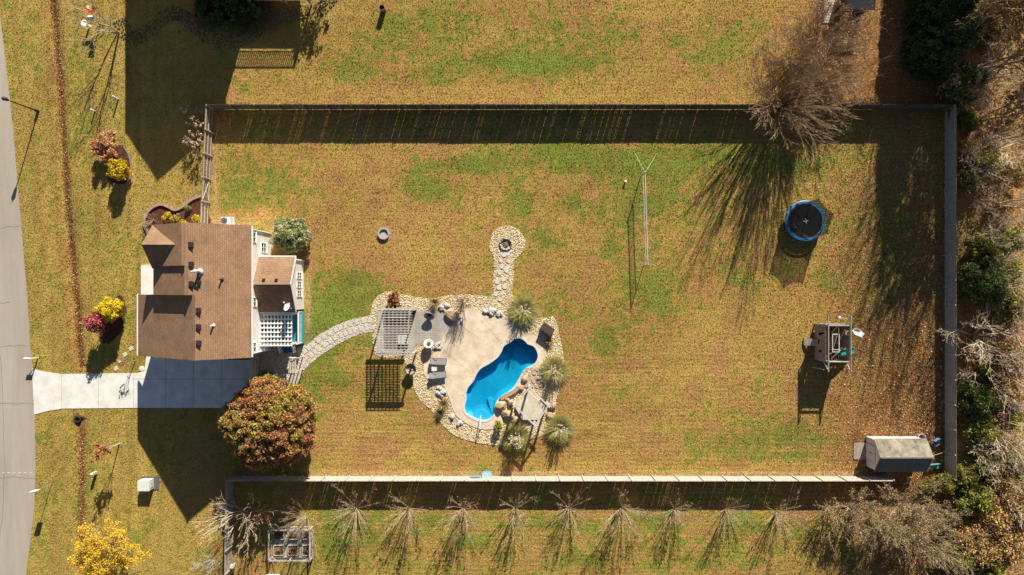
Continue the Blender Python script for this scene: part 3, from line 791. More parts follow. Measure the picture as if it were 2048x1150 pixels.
pal = [(.30, .13, .045), (.22, .085, .03), (.40, .20, .08), (.52, .36, .22), (.17, .06, .025), (.36, .15, .05), (.70, .58, .44), (.66, .50, .34), (.28, .11, .04), (.13, .05, .02)]
tagit(np_obj('leaf_litter', V, F, M_leafopaque, c=leaf_cols(n, pal, 8, np.where((np.abs(strip_d(px, py)) < 14), np.array([1, 4, 7, 8, 0])[rr.integers(0, 5, n)], rr.integers(0, len(pal), n)))), 'fallen brown and tan leaves lying over the grass and woodland floor', 'leaves', kind='stuff')

# ================================================================== THE HOUSE
def X(px): return (px - 1024) / S
def Y(py): return (575 - py) / S
M_sh_y = shingle('brown_shingles', (.315, .185, .108), 'y')
M_sh_x = shingle('brown_shingles_across', (.285, .175, .108), 'x')
M_sid = siding('cream_siding', (.84, .80, .73))
M_sid2 = siding('beige_siding', (.78, .72, .64))
xr = X(473)                                                    # lower ridge line
def zf(x, off=0.0): return 9.4 + off - .6 * (xr - x)           # front slope (offset for the raised sections)
def zb(x): return 9.4 - .6 * (x - xr)                          # back slope, one plane for the whole house
house = thing('house', 'two storey cream house with brown shingle roof at the head of the driveway', 'house', (X(440), Y(590), 0))
secs = [(588, 701.5, 0.0, 329), (537, 588, .63, 380), (463, 537, .88, 384)]
wl = MB(); fr_roofs = []
for (y0, y1, off, xe) in secs:
    xe = X(xe); xtop = xr - off / 1.2; ztop = zb(xtop)
    fr_roofs.append([(xe, Y(y1), zf(xe, off)), (xtop, Y(y1), ztop), (xtop, Y(y0), ztop), (xe, Y(y0), zf(xe, off))])
    xw = xe + .45; a = Y(y1 - (4 if y1 > 600 else 0)); b_ = Y(y0 + (5 if y0 < 470 else 0)); x2 = X(542)
    pr = [(xw, 0), (x2, 0), (x2, zb(x2) - .2), (xtop, ztop - .22), (xw, zf(xw, off) - .2)]
    vs_ = [(x, a, z) for x, z in pr] + [(x, b_, z) for x, z in pr]
    wl.add(vs_, [(0, 1, 2, 3, 4), (9, 8, 7, 6, 5)] + [(i, i + 5, (i + 1) % 5 + 5, (i + 1) % 5) for i in range(5)])
wl.build('wall', M_sid, house)
mb = MB()
for q in fr_roofs: mb.slab(q, .18)
roof_f = mb.build('front_roof', M_sh_y, house)
mb = MB(); xe = X(554)
xt_ = [xr - s_[2] / 1.2 for s_ in secs]
pts = [(xt_[0], Y(701.5)), (xe, Y(701.5)), (xe, Y(463)), (xt_[2], Y(463)), (xt_[2], Y(537)), (xt_[1], Y(537)), (xt_[1], Y(588)), (xt_[0], Y(588))]
mb.slab([(x + .003, y, zb(x + .003)) for x, y in pts], .18)
roof_b = mb.build('back_roof', M_sh_y, house)
mb = MB()                                                        # ridge caps
for (y0, y1, off, _), xx in zip(secs, xt_): mb.bar((xx, Y(y0) , zb(xx) + .02), (xx, Y(y1), zb(xx) + .02), .26, .05)
mb.build('ridge_cap', M_sh_x, roof_b)
# cross gable over the entrance end
ga, gy0, gy1, gym = X(381), 463.5, 541, 500.5
zr_ = 9.26; ze = 7.45; xv = xr - (9.4 + .88 - zr_) / .6
def gx_on(z): return xr - (9.4 + .88 - z) / .6
mb = MB()
mb.slab([(ga, Y(gy0), ze), (ga, Y(gym), zr_), (xv + .1, Y(gym), zr_), (gx_on(ze) , Y(gy0), ze)][::1], .16)
mb.slab([(ga, Y(gym), zr_), (ga, Y(gy1), ze), (gx_on(ze), Y(gy1), ze), (xv + .1, Y(gym), zr_)], .16)
mb.build('cross_gable_roof', M_sh_x, house)
mb = MB(); mb.add([(ga + .35, Y(gy0 + 4), 0), (ga + .35, Y(gy1 - 4), 0), (ga + .35, Y(gy1 - 4), ze), (ga + .35, Y(gym), zr_ - .2), (ga + .35, Y(gy0 + 4), ze)], [(0, 1, 2, 3, 4)])
mb.build('gable_wall', M_sid, house)
# porch roof and slab in front of the middle section
mb = MB(); mb.slab([(X(369), Y(589), 4.6), (X(392), Y(589), 5.4), (X(392), Y(531), 5.4), (X(369), Y(531), 4.6)], .15); mb.build('porch_roof', M_sh_y, house)
mb = MB(); mb.box((X(303) , Y(560), .12), (1.9, 3.1, .24)); mb.build('porch_slab', M_conc, house)
# gutters, fascia, corner trim
for c_, s_ in (((X(554) + .05, Y(582), zb(X(554)) - .12), (.12, 12.15, .13)), ((X(329) - .06, Y(644), zf(X(329)) - .10), (.13, 5.85, .13)), ((X(369) - .06, Y(560), 4.5), (.12, 3.0, .12))):
    mb = MB(); mb.box(c_, s_); mb.build('gutter', M_trim, house)
for y in (463, 701.5):
    s_ = .04 if y < 500 else -.04
    s_ = -s_; mb = MB(); mb.bar((X(554), Y(y) + s_, zb(X(554)) - .29), (xt_[2 if y < 500 else 0], Y(y) + s_, zb(xt_[2 if y < 500 else 0]) - .29), .04, .2); mb.build('fascia', M_trim, house)
mb = MB(); mb.bar((X(329), Y(701.5) + .04, zf(X(329)) - .29), (xt_[0], Y(701.5) + .04, zb(xt_[0]) - .29), .04, .2)
mb.build('fascia', M_trim, house)
for yy in (467.5, 697.5):
    mb = MB(); mb.tube((X(542) + .07, Y(yy), .1), (X(542) + .07, Y(yy), 6.0), .055); mb.build('downspout', M_trim, house)
    mb = MB(); mb.box((X(542), Y(yy + .5), 3.0), (.1, .12, 6.0)); mb.build('corner_trim', M_trim, house)
mb = MB(); mb.path([(X(334), Y(699.3), 4.9), (X(337), Y(699.3), 4.4), (X(337), Y(699.3), .3), (X(333), Y(702), .12)], .05)
mb.build('downspout', M_trim, house)
def window(par, x, y0, y1, z0, z1, nx=2):
    """window on a wall facing +x, from photo rows y0..y1"""
    a, b_ = Y(y1), Y(y0); mb = MB(); t = .065
    for yy in (a, b_): mb.box((x + .03, yy, (z0 + z1) / 2), (.08, t, z1 - z0 + t))
    for zz in (z0, z1, (z0 + z1) / 2): mb.box((x + .031, (a + b_) / 2, zz), (.075, b_ - a, t * (.8 if z0 < zz < z1 else 1)))
    for i in range(1, nx): mb.box((x + .029, a + (b_ - a) * i / nx, (z0 + z1) / 2), (.06, .05, z1 - z0))
    w = mb.build('window', M_white, par)
    mb = MB(); mb.box((x + .012, (a + b_) / 2, (z0 + z1) / 2), (.02, b_ - a - .04, z1 - z0 - .04)); mb.build('pane', M_glass, w)
    mb = MB(); mb.box((x + .06, (a + b_) / 2, z0 - .09), (.14, b_ - a + .2, .05)); mb.build('sill', M_white, w)
for y0, y1, z0, z1 in ((472, 490, 4.3, 5.6), (489, 506, 1.5, 2.8), (594, 610, 4.2, 5.5), (678, 695, 4.2, 5.5), (640, 662, .9, 2.9)): window(house, X(542), y0, y1, z0, z1)
# vents on the roof
def vent(px, py, sz=.31, par=roof_b, mm=M_dark):
    mb = MB()
    # find the roof height under that photo pixel on the back slope
    h = 8.5
    for _ in range(12): h = zb(P(px, py, h).x)
    p = P(px, py, h); mb.box((p.x, p.y, h + .12), (sz, sz, .26)); mb.box((p.x, p.y, h + .262), (sz + .1, sz + .1, .05))
    mb.build('roof_vent', mm, par)
for q in ((384, 489), (384.5, 528), (384.5, 567), (399, 620), (399, 652.5), (399.5, 685)): vent(*q)
for q in ((400.5, 551), (400.5, 564)): vent(*q, sz=.2)
def pipe(px, py, hh, r, m):
    h = 7.5
    for _ in range(12): h = zb(P(px, py, h).x)
    p = P(px, py, h); mb = MB(); mb.tube((p.x, p.y, h - .1), (p.x, p.y, h + hh), r); mb.lathe([(r * 2.4, h), (r * 1.05, h + .16)], (p.x, p.y, 0), 12); mb.build('vent_pipe', m, roof_b)
pipe(444, 559, .55, .07, M_dark); pipe(427, 651, .55, .07, M_white)
h = 9.2
for _ in range(12): h = zb(P(400, 543, h).x)
p = P(400, 543, h); mb = MB()
mb.tube((p.x, p.y, h - .1), (p.x, p.y, h + .9), .10, n=14); mb.lathe([(.12, h + .85), (.17, h + .92), (.17, h + 1.02), (.02, h + 1.1)], (p.x, p.y, 0), 14)
mb.tube((p.x - .34, p.y - .05, h + .96), (p.x + .34, p.y + .05, h + .96), .10, n=12)
mb.lathe([(.3, h), (.13, h + .3)], (p.x, p.y, 0), 14); mb.build('flue_pipe', mat('flue_metal', (.68, .70, .72), .35, .1, metal=.3), roof_b)
# side awning over the garage door
mb = MB(); mb.slab([(X(478), Y(714), 2.75), (X(519), Y(714), 2.75), (X(519), Y(697.6), 3.5), (X(478), Y(697.6), 3.5)], .12); mb.build('side_awning', mat('dark_shingle', (.12, .075, .05), .9, .3, 12), house)
mb = MB()
for x0, x1 in ((352, 400), (412, 460)): mb.box(((X(x0) + X(x1)) / 2, Y(697.4), 1.15), (X(x1) - X(x0), .08, 2.3))
mb.build('garage_door', M_trim, house)

# sunroom at the back
SR = dict(x0=542, x1=608, xe=612, y0=516.5, y1=622, ym=569.4, ze=3.4, zr=4.95)
ze, zr_ = SR['ze'], SR['zr']
wl = MB(); pr = [(Y(618), 0), (Y(521), 0), (Y(521), ze), (Y(SR['ym']), zr_ - .15), (Y(618), ze)]
wl.add([(X(608), y, z) for y, z in pr] + [(X(541), y, z) for y, z in pr], [(0, 1, 2, 3, 4)] + [(i, i + 5, (i + 1) % 5 + 5, (i + 1) % 5) for i in range(5)])
sr = wl.build('sunroom_wall', M_sid2, house)
mb = MB()
mb.slab([(X(541), Y(SR['ym']), zr_), (X(612), Y(SR['ym']), zr_), (X(612), Y(SR['y0']), ze), (X(541), Y(SR['y0']), ze)], .15)
mb.slab([(X(541), Y(SR['y1']), ze), (X(612), Y(SR['y1']), ze), (X(612), Y(SR['ym']), zr_), (X(541), Y(SR['ym']), zr_)], .15)
sroof = mb.build('sunroom_roof', M_sh_x, house)
mb = MB()
mb.bar((X(612) + .03, Y(SR['y0']), ze - .1), (X(612) + .03, Y(SR['ym']), zr_ - .1), .05, .22); mb.bar((X(612) + .03, Y(SR['y1']), ze - .1), (X(612) + .03, Y(SR['ym']), zr_ - .1), .05, .22)
mb.box((X(577), Y(SR['y0']) + .06, ze - .12), (X(612) - X(541), .12, .12)); mb.box((X(577), Y(SR['y1']) - .06, ze - .12), (X(612) - X(541), .12, .12))
mb.box((X(608), Y(521), 1.7), (.1, .1, 3.4)); mb.tube((X(608) + .07, Y(522), 0), (X(608) + .07, Y(522), 3.3), .05)
mb.build('sunroom_trim', M_trim, house)
for y0, y1 in ((546, 557.5), (563.5, 575), (581, 592.5)): window(house, X(608), y0, y1, 1.0, 2.35)
for px, py in ((528, 560), (553, 560)):
    h = 4.6; p = P(px, py, h); h = zr_ - (p.y - Y(SR['ym'])) * (zr_ - ze) / (Y(SR['y0']) - Y(SR['ym'])); p = P(px, py, h)
    mb = MB(); mb.box((p.x, p.y, h + .08), (.27, .27, .2)); mb.build('roof_vent', M_dark, sroof)

# blue deck with white railing and steps
dk = thing('deck', 'raised blue-painted deck with white railing and two stair rails', 'deck', (X(575), Y(655), 0))
mb = MB(); mb.box((X(575), Y(654), .68), (X(608) - X(542), Y(622) - Y(686), .12))
mb.build('deck_floor', mat('blue_deck_paint', (.03, .25, .42), .5, .25, 2, stretch=(1, 8, 1)), dk)
mb = MB(); mb.box((X(608.3), Y(654), .36), (.06, Y(622) - Y(686) - .05, .55)); mb.box((X(575), Y(686.3), .36), (X(608) - X(542), .06, .55)); mb.build('skirting', mat('teal_paint', (.04, .36, .42), .5, .15, 3), dk)
mb = MB()
def rail(mb, a, b_, z0, n, hh=.95, bw=.04):
    a, b_ = Vector(a), Vector(b_)
    mb.bar((a.x, a.y, z0 + hh), (b_.x, b_.y, z0 + hh), .13, .05); mb.bar((a.x, a.y, z0 + .12), (b_.x, b_.y, z0 + .12), .05, .06)
    for i in range(n + 1):
        p = a.lerp(b_, i / n); mb.box((p.x, p.y, z0 + hh / 2 + .04), (bw, .04, hh - .1))
    for p in (a, b_): mb.box((p.x, p.y, z0 + hh / 2), (.11, .11, hh + .08))
for a, b_, n in (((607, 623), (607, 684), 30), ((606, 685), (593, 685), 7), ((566, 685), (543, 685), 12)):
    mb = MB(); rail(mb, (X(a[0]), Y(a[1])), (X(b_[0]), Y(b_[1])), .74, n); mb.build('railing', M_white, dk)
mb = MB()
for i in range(4): mb.box((X(579), Y(688.5 + i * 4.5), .58 - i * .17), (1.3, .3, .07))
mb.build('stair_tread', mat('navy_deck_paint', (.03, .15, .34), .55, .2), dk)
for xx in (565.5, 593):
    mb = MB()
    a, b_ = Vector((X(xx), Y(687), 1.5)), Vector((X(xx), Y(703), .85))
    mb.bar(a, b_, .15, .06); mb.bar(a - Vector((0, 0, .75)), b_ - Vector((0, 0, .7)), .05, .06)
    for i in range(1, 7): p = a.lerp(b_, i / 7); mb.box((p.x, p.y, p.z - .38), (.04, .04, .75))
    mb.box((b_.x, b_.y, .5), (.1, .1, 1.0)); mb.build('stair_rail', M_white, dk)
pg = thing('pergola', 'white painted pergola grid over the blue deck behind the house', 'pergola', (X(571), Y(653), 0))
for xx in (543, 601):
    for yy in (626, 683):
        mb = MB(); mb.box((X(xx), Y(yy), 1.7), (.14, .14, 2.0)); mb.build('post', M_white, pg)
for yy in (626, 683):
    mb = MB(); mb.box((X(572), Y(yy), 2.72), (X(603) - X(540), .09, .2)); mb.build('beam', M_white, pg)
for i in range(10):
    mb = MB(); mb.box((X(542.5 + i * 6.55), Y(654.5), 2.9), (.09, Y(621) - Y(690), .16)); mb.build('rafter', M_white, pg)
for i in range(8):
    mb = MB(); mb.box((X(571.5), Y(627 + i * 8.4), 3.02), (X(604) - X(540), .12, .08)); mb.build('slat', M_white, pg)
# satellite dish on the sunroom corner
ds = thing('satellite_dish', 'white oval satellite dish on the corner of the sunroom roof', 'satellite dish', (X(607), Y(612), 3.5))
Mx = Matrix.Rotation(math.radians(-38), 3, 'X') @ Matrix.Rotation(math.radians(-25), 3, 'Y')
c = P(576, 615, 4.15); mb = MB(); mb.lathe([(.02, 0), (.2, .03), (.36, .09), (.45, .16), (.46, .17), (.35, .07), (.02, -.03)], (c.x, c.y, c.z), 24, M=Mx @ Matrix.Diagonal((.8, 1.05, 1))); mb.build('dish', M_white, ds, smooth=True)
mb = MB(); mb.path([(X(607), Y(615), 3.45), (X(607), Y(615), 3.9), (c.x, c.y, c.z - .04)], .04); mb.build('mast', M_steel, ds)
q = c + Mx @ Vector((.1, .1, .75)); mb = MB(); mb.tube(c + Mx @ Vector((0, -.4, .1)), q, .02); mb.box(q, (.12, .1, .16)); mb.build('feed_arm', M_white, ds)
# heat pump against the north wall
ac = thing('air_conditioner', 'pale grey heat pump unit with round top fan north of the house', 'air conditioner', (X(452), Y(444), 0))
c = P(449.5, 441.5, .8); mb = MB(); mb.box((c.x + .1, c.y, .42), (.95, .8, .78)); mb.box((c.x + .1, c.y, .02), (1.1, .95, .1)); mb.build('cabinet', mat('ac_paint', (.52, .54, .54), .5, .08), ac)
mb = MB(); mb.lathe([(.34, .812), (.34, .86), (.30, .86), (.30, .83)], (c.x - .05, c.y, 0), 24); 
for r_ in (.1, .17, .24): mb.lathe([(r_ - .008, .85), (r_ + .008, .85), (r_ + .008, .84), (r_ - .008, .84)], (c.x - .05, c.y, 0), 20)
mb.build('fan_guard', M_steel, ac); mb = MB(); mb.lathe([(.01, .825), (.3, .825)], (c.x - .05, c.y, 0), 24); mb.build('fan', M_dark, ac)

# the neighbour's house and raised porch, just beyond the top edge of the photograph
nb = thing('neighbour_house', 'neighbouring two storey house with gable end and dark roof', 'house', (X(420), Y(-100), 0))
mb = MB(); xn = X(420); pr = [(X(335), 0), (X(512), 0), (X(512), 6.5), (xn, 9.8), (X(335), 7.1)]
mb.add([(x, Y(-12), z) for x, z in pr] + [(x, Y(-300), z) for x, z in pr], [(0, 1, 2, 3, 4), (9, 8, 7, 6, 5)] + [(i, i + 5, (i + 1) % 5 + 5, (i + 1) % 5) for i in range(5)])
mb.build('wall', M_sid, nb)
mb = MB(); mb.slab([(X(327), Y(-5), 7.35), (xn, Y(-5), 10.05), (xn, Y(-305), 10.05), (X(327), Y(-305), 7.35)], .2); mb.slab([(xn, Y(-5), 10.05), (X(521), Y(-5), 6.75), (X(521), Y(-305), 6.75), (xn, Y(-305), 10.05)], .2); mb.build('roof', M_sh_y, nb)
np_ = thing('raised_porch', 'raised wooden porch with balusters beside the neighbouring house', 'porch', (X(580), Y(-30), 0))
mb = MB(); mb.box((X(564), Y(-35), 2.3), (X(624) - X(504), 4.6, .2)); mb.build('floor', M_wood, np_)
mb = MB(); rail(mb, (X(504), Y(11)), (X(624), Y(11)), 2.4, 30, 1.0, .10); mb.build('railing', M_wood, np_); mb = MB(); rail(mb, (X(624), Y(9)), (X(624), Y(-70)), 2.4, 24, 1.0); mb.build('railing', M_wood, np_)
for xx in (505, 575, 623): mb = MB(); mb.box((X(xx), Y(9), 1.15), (.16, .16, 2.3)); mb.build('post', M_wood, np_)
for i, xx in enumerate((457, 475)):
    a = thing('air_conditioner', ('left' if i == 0 else 'right') + ' one of two dark shaded cooling units at the top edge by the round hedge', 'air conditioner', (X(xx), Y(6), 0), group='cooling units of the neighbour')
    mb = MB(); mb.box((X(xx), Y(5), .4), (.75, .75, .8)); mb.build('cabinet', mat('ac_paint', (.52, .54, .54)), a)
    mb = MB(); mb.lathe([(.30, .8), (.30, .85), (.25, .85), (.02, .83)], (X(xx), Y(5), 0), 20); mb.build('fan_guard', M_steel, a)

# ================================================================== FENCES
def fence(name, label, a, b_, inner, h=1.85, gap=(.002, .02), mm=M_wood, rail_m=None, gate=None, sag=.03):
    """board fence from a to b (metres); rails and posts stand on the `inner` side"""
    a, b_ = Vector(a), Vector(b_); L = (b_ - a).length; d = (b_ - a).normalized(); nrm = Vector((-d.y, d.x, 0))
    if nrm.dot(Vector(inner)) < 0: nrm = -nrm
    root = thing(name, label, 'fence', (a + b_) / 2); n = max(1, round(L / 2.42)); st = L / n; rz = math.atan2(d.y, d.x)
    for i in range(n):
        p = a + d * st * i; q = a + d * st * (i + 1); dz = R.uniform(-sag, sag)
        if gate and gate[0] <= i < gate[1]:
            g = MB(); s_ = .06
            while s_ < st - .06:
                w = .135; c = p + d * (s_ + w / 2); g.box((c.x, c.y, .08 + h * .48), (w, .02, h * .96), rz=rz); s_ += w + .012
            gt = g.build('gate', mm, root); g = MB()
            u, v = p + nrm * .05 + d * .1, q + nrm * .05 - d * .1
            for z in (.3, h * .9): g.bar((u.x, u.y, z), (v.x, v.y, z), .035, .09)
            g.bar((u.x, u.y, .3), (v.x, v.y, h * .9), .04, .09); g.bar((u.x, u.y, h * .9), (v.x, v.y, .3), .03, .09); g.build('brace', M_woodpale, gt)
        else:
            g = MB(); s_ = .005
            while s_ < st - .05:
                w = min(.14, st - s_ - .005); hh = h + dz + R.uniform(-.02, .02); c = p + d * (s_ + w / 2) + nrm * R.uniform(-.004, .004)
                g.box((c.x, c.y, .03 + hh / 2), (w, .019, hh), rz=rz); s_ += w + (gap[1] * R.uniform(.35, .75) if R.random() < .15 else gap[0])
            g.build('picket_panel', mm, root)
        g = MB(); u, v = p + nrm * .035, q + nrm * .035
        if not (gate and gate[0] <= i < gate[1]):
            for z in (.3, 1.0, h - .15): g.bar((u.x, u.y, z + dz), (v.x, v.y, z + dz), .045, .09)
            g.build('rail', rail_m or mm, root)
        g = MB(); c = p + nrm * .085; g.box((c.x, c.y, h / 2 + .03), (.1, .1, h + .04), rz=rz); g.build('post', rail_m or mm, root)
    g = MB(); c = b_ + nrm * .085; g.box((c.x, c.y, h / 2 + .03), (.1, .1, h + .04), rz=rz); g.build('post', rail_m or mm, root)
    return root
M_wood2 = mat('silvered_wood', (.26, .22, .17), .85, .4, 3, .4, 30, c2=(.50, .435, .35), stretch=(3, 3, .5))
M_wood4 = mat('dark_brown_wood', (.075, .062, .05), .9, .4, 3, .4, 30, c2=(.17, .145, .12), stretch=(3, 3, .5))  # darkest brown of the fence woods, for the long top fence
M_wood3 = mat('pale_silver_wood', (.36, .32, .27), .85, .4, 3, .4, 30, c2=(.54, .49, .42), stretch=(3, 3, .5))  # paler silver wood for the bottom fence, rails, beds and plank ramp
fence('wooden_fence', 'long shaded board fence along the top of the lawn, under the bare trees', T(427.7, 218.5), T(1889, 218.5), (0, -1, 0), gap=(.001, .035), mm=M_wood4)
fence('wooden_fence', 'short board fence with an X braced gate, left of the lawn above the house', T(427, 219.5), T(416.5, 452), (1, 0, 0), gate=(3, 4), mm=M_woodb, rail_m=M_wood3)
fence('wooden_fence', 'tall grey board fence between the leafy lawn and the woods on the right', T(1889, 219.5), T(1889, 950), (-1, 0, 0), mm=M_wood2, rail_m=M_wood3)
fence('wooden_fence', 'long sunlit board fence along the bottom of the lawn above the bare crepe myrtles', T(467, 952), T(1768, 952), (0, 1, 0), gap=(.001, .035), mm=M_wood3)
fence('wooden_fence', 'dark board fence running down the bottom edge beside the vegetable beds', T(466.7, 954), T(463, 1180), (1, 0, 0), mm=M_wood2)
fence('wooden_fence', 'short dark gate fence between the driveway end and the grey gravel path', T(520.5, 706), T(520.5, 800), (1, 0, 0), mm=M_wood2)

# ================================================================== GARDEN STRUCTURES AND FURNITURE
# grey backyard pergola
pg = thing('pergola', 'weathered grey wooden pergola beside the patio, casting a grid shadow', 'pergola', T(798, 655))
Z = 2.85
PX0, PX1, PY0, PY1 = 766, 829, 616, 698
for xx, yy in ((769, 619), (832, 618), (767, 703), (833, 702)):
    mb = MB(); mb.box((X(xx), Y(yy), Z / 2), (.15, .15, Z)); mb.build('post', M_woodpale, pg)
for yy in (618, 703):
    mb = MB(); mb.box((X(800), Y(yy), Z + .08), (X(838) - X(762), .06, .22)); mb.box((X(800), Y(yy) + .12, Z + .08), (X(838) - X(762), .05, .22)); mb.build('beam', M_woodpale, pg)
for i in range(9):
    mb = MB(); xx = 766 + i * 7.6; mb.box((X(xx), Y(660), Z + .24), (.05, Y(612) - Y(708), .15)); mb.build('rafter', M_woodpale, pg)
for i in range(18):
    mb = MB(); mb.box((X(799), Y(617 + i * 5.1), Z + .345), (X(833) - X(764), .055, .055)); mb.build('slat', M_woodpale, pg)
# furniture in its shade
sf = thing('outdoor_sofa', 'low outdoor sofa with pale cushions under the grey pergola slats', 'sofa', T(795, 640))
mb = MB(); mb.box((X(795), Y(628), .2), (2.2, .8, .3)); mb.box((X(795), Y(622.5), .5), (2.2, .16, .5)); mb.box((X(774), Y(628), .35), (.14, .8, .5)); mb.box((X(816), Y(628), .35), (.14, .8, .5)); mb.build('frame', M_dark, sf)
for xx in (785, 805): mb = MB(); mb.box((X(xx), Y(629.5), .42), (.95, .62, .14)); mb.build('seat_cushion', mat('pale_cushion', (.60, .57, .52), .9, .1), sf)
tb = thing('coffee_table', 'small pale square table under the grey pergola', 'table', T(806, 675))
mb = MB(); mb.box((X(808), Y(678), .42), (1.1, .9, .05)); mb.build('table_top', mat('table_grey', (.45, .44, .42), .6, .1), tb)
for sx in (-.45, .45):
    for sy in (-.36, .36): mb = MB(); mb.box((X(808) + sx, Y(678) + sy, .2), (.06, .06, .4)); mb.build('leg', M_dark, tb)
def planter(px, py, r, h, label):
    t = thing('planter', label, 'planter', T(px, py))
    mb = MB(); c = T(px, py); mb.lathe([(r * .7, .08), (r * .95, h * .6), (r, h), (r * .85, h), (r * .8, h - .06), (.01, h - .06)], c, 20); mb.build('pot', M_dark, t, smooth=True)
    V, F, cc = clumps(dome(10, r * .9, r * .9, .25, 4, h), .1, 22, .05, [(.05, .07, .02), (.12, .12, .04)], 5); np_obj('plant', V + np.array([c.x, c.y, 0]), F, M_leaf, t, cc)
planter(827, 624, .26, .55, 'small dark potted plant at the upper right corner of the grey pergola')

def moon_chair(name, px, py, label, tilt_dir, tilt, shell_m, group=None):
    t = thing(name, label, 'chair', T(px, py), group)
    c = T(px, py, .55); ax = Vector((-math.sin(tilt_dir), math.cos(tilt_dir), 0)); Mx = Matrix.Rotation(tilt, 3, ax)
    mb = MB(); mb.lathe([(.01, -.16), (.25, -.12), (.42, 0), (.52, .14), (.50, .17), (.40, .05), (.24, -.07), (.01, -.11)], c, 28, M=Mx); mb.build('seat_shell', shell_m, t, smooth=True)
    mb = MB(); prof = [(.53, .13), (.545, .155), (.53, .18), (.50, .17)]; mb.lathe(prof, c, 28, M=Mx); mb.build('rim', M_dark, t)
    for k in range(4):
        a = .785 + k * 1.571; mb = MB(); mb.tube((c.x + .34 * math.cos(a), c.y + .34 * math.sin(a), .0), (c.x + .2 * math.cos(a), c.y + .2 * math.sin(a), .5), .025); mb.build('leg', M_black, t)
    mb = MB(); mb.lathe([(.01, .0), (.22, .02), (.23, .07), (.01, .09)], c + Mx @ Vector((0, 0, -.1)), 18, M=Mx); mb.build('cushion', mat('charcoal_cushion', (.05, .055, .065), .95, .3), t)
moon_chair('moon_chair', 860, 630, 'round saucer chair in blue shadow, upper one of the two on the patio', math.radians(-100), math.radians(48), mat('slate_fabric', (.26, .30, .36), .9, .15))
moon_chair('moon_chair', 858.5, 687, 'round white saucer chair facing the sun beside the white rocks, lower on the patio', math.radians(80), math.radians(26), mat('white_fabric', (.66, .64, .60), .9, .08))
# fire bowl
fb = thing('fire_bowl', 'round stone fire bowl with dark rim below the grey pergola', 'fire bowl', T(823, 737))
c = T(823, 737); mb = MB(); mb.lathe([(.30, 0), (.26, .25), (.40, .5), (.55, .75), (.57, .8), (.50, .8), (.42, .62), (.02, .55)], c, 28); mb.build('bowl', mat('bowl_stone', (.34, .28, .21), .9, .3, 5), fb, smooth=True)
mb = MB(); mb.lathe([(.50, .80), (.50, .835), (.59, .835), (.59, .79)], c, 28); mb.build('rim', M_dark, fb)
mb = MB()
for k in range(26):
    a, r_ = R.uniform(0, 6.28), R.uniform(0, .38); mb.rock((c.x + r_ * math.cos(a), c.y + r_ * math.sin(a), .62), (.14, .11, .1), k, a, sub=1)
mb.build('lava_rock', mat('bowl_rock', (.40, .33, .25), .9, .3), fb)

# sun loungers with a small table between
M_sling = mat('grey_sling', (.30, .29, .28), .8, .12, 6)
def lounger():
    t = thing('sun_lounger', 'grey sling sun lounger on the pool deck, nearer the patio of the pair', 'sun lounger', (0, 0, 0), 'sun loungers by the pool')
    L, w, z = 1.75, .66, .36
    mb = MB()
    for s_ in (-1, 1): mb.bar((-.45, s_ * w / 2, z), (L - .55, s_ * w / 2, z), .05, .05)
    mb.bar((-.45, -w / 2, z), (-.45, w / 2, z), .05, .05); mb.bar((L - .55, -w / 2, z), (L - .55, w / 2, z), .05, .05); mb.build('frame', M_dark, t)
    mb = MB(); mb.box((.38, 0, z + .035), (1.6, w - .07, .03)); mb.build('sling', M_sling, t)
    mb = MB(); Mb = Matrix.Rotation(math.radians(16), 3, 'Y'); mb.box((-.22, 0, z + .13), (.5, w - .05, .03), M=Mb); mb.build('backrest', M_sling, t)
    mb = MB(); mb.box((-.30, 0, z + .19), (.20, w - .16, .07), M=Mb); mb.build('pillow', M_sling, t)
    for x in (-.3, L - .68):
        for s_ in (-1, 1): mb = MB(); mb.box((x, s_ * w / 2, z / 2), (.05, .05, z)); mb.build('leg', M_dark, t)
    for s_ in (-1, 1): mb = MB(); mb.path([(-.1, s_ * (w / 2 + .03), z), (-.1, s_ * (w / 2 + .03), z + .2), (.28, s_ * (w / 2 + .03), z + .2), (.28, s_ * (w / 2 + .03), z)], .018, 6); mb.build('armrest', M_dark, t)
    return t
l0 = lounger(); DZ = Vector((0, 0, .085))
l0.location = T(870, 722) + DZ; l0.rotation_euler = (0, 0, math.radians(-3))
copy_thing(l0, T(869.5, 750) + DZ, math.radians(6), label='grey sling sun lounger on the pool deck, nearer the white rocks of the pair')
st = thing('side_table', 'small white square table between the two grey sun loungers', 'side table', T(869.5, 736) + DZ)
mb = MB(); c = T(869.5, 736.3); mb.box((c.x, c.y, .54), (.52, .42, .03)); mb.build('table_top', M_white, st)
for sx in (-.2, .2):
    for sy in (-.16, .16): mb = MB(); mb.box((c.x + sx, c.y + sy, .31), (.035, .035, .45)); mb.build('leg', M_dark, st)

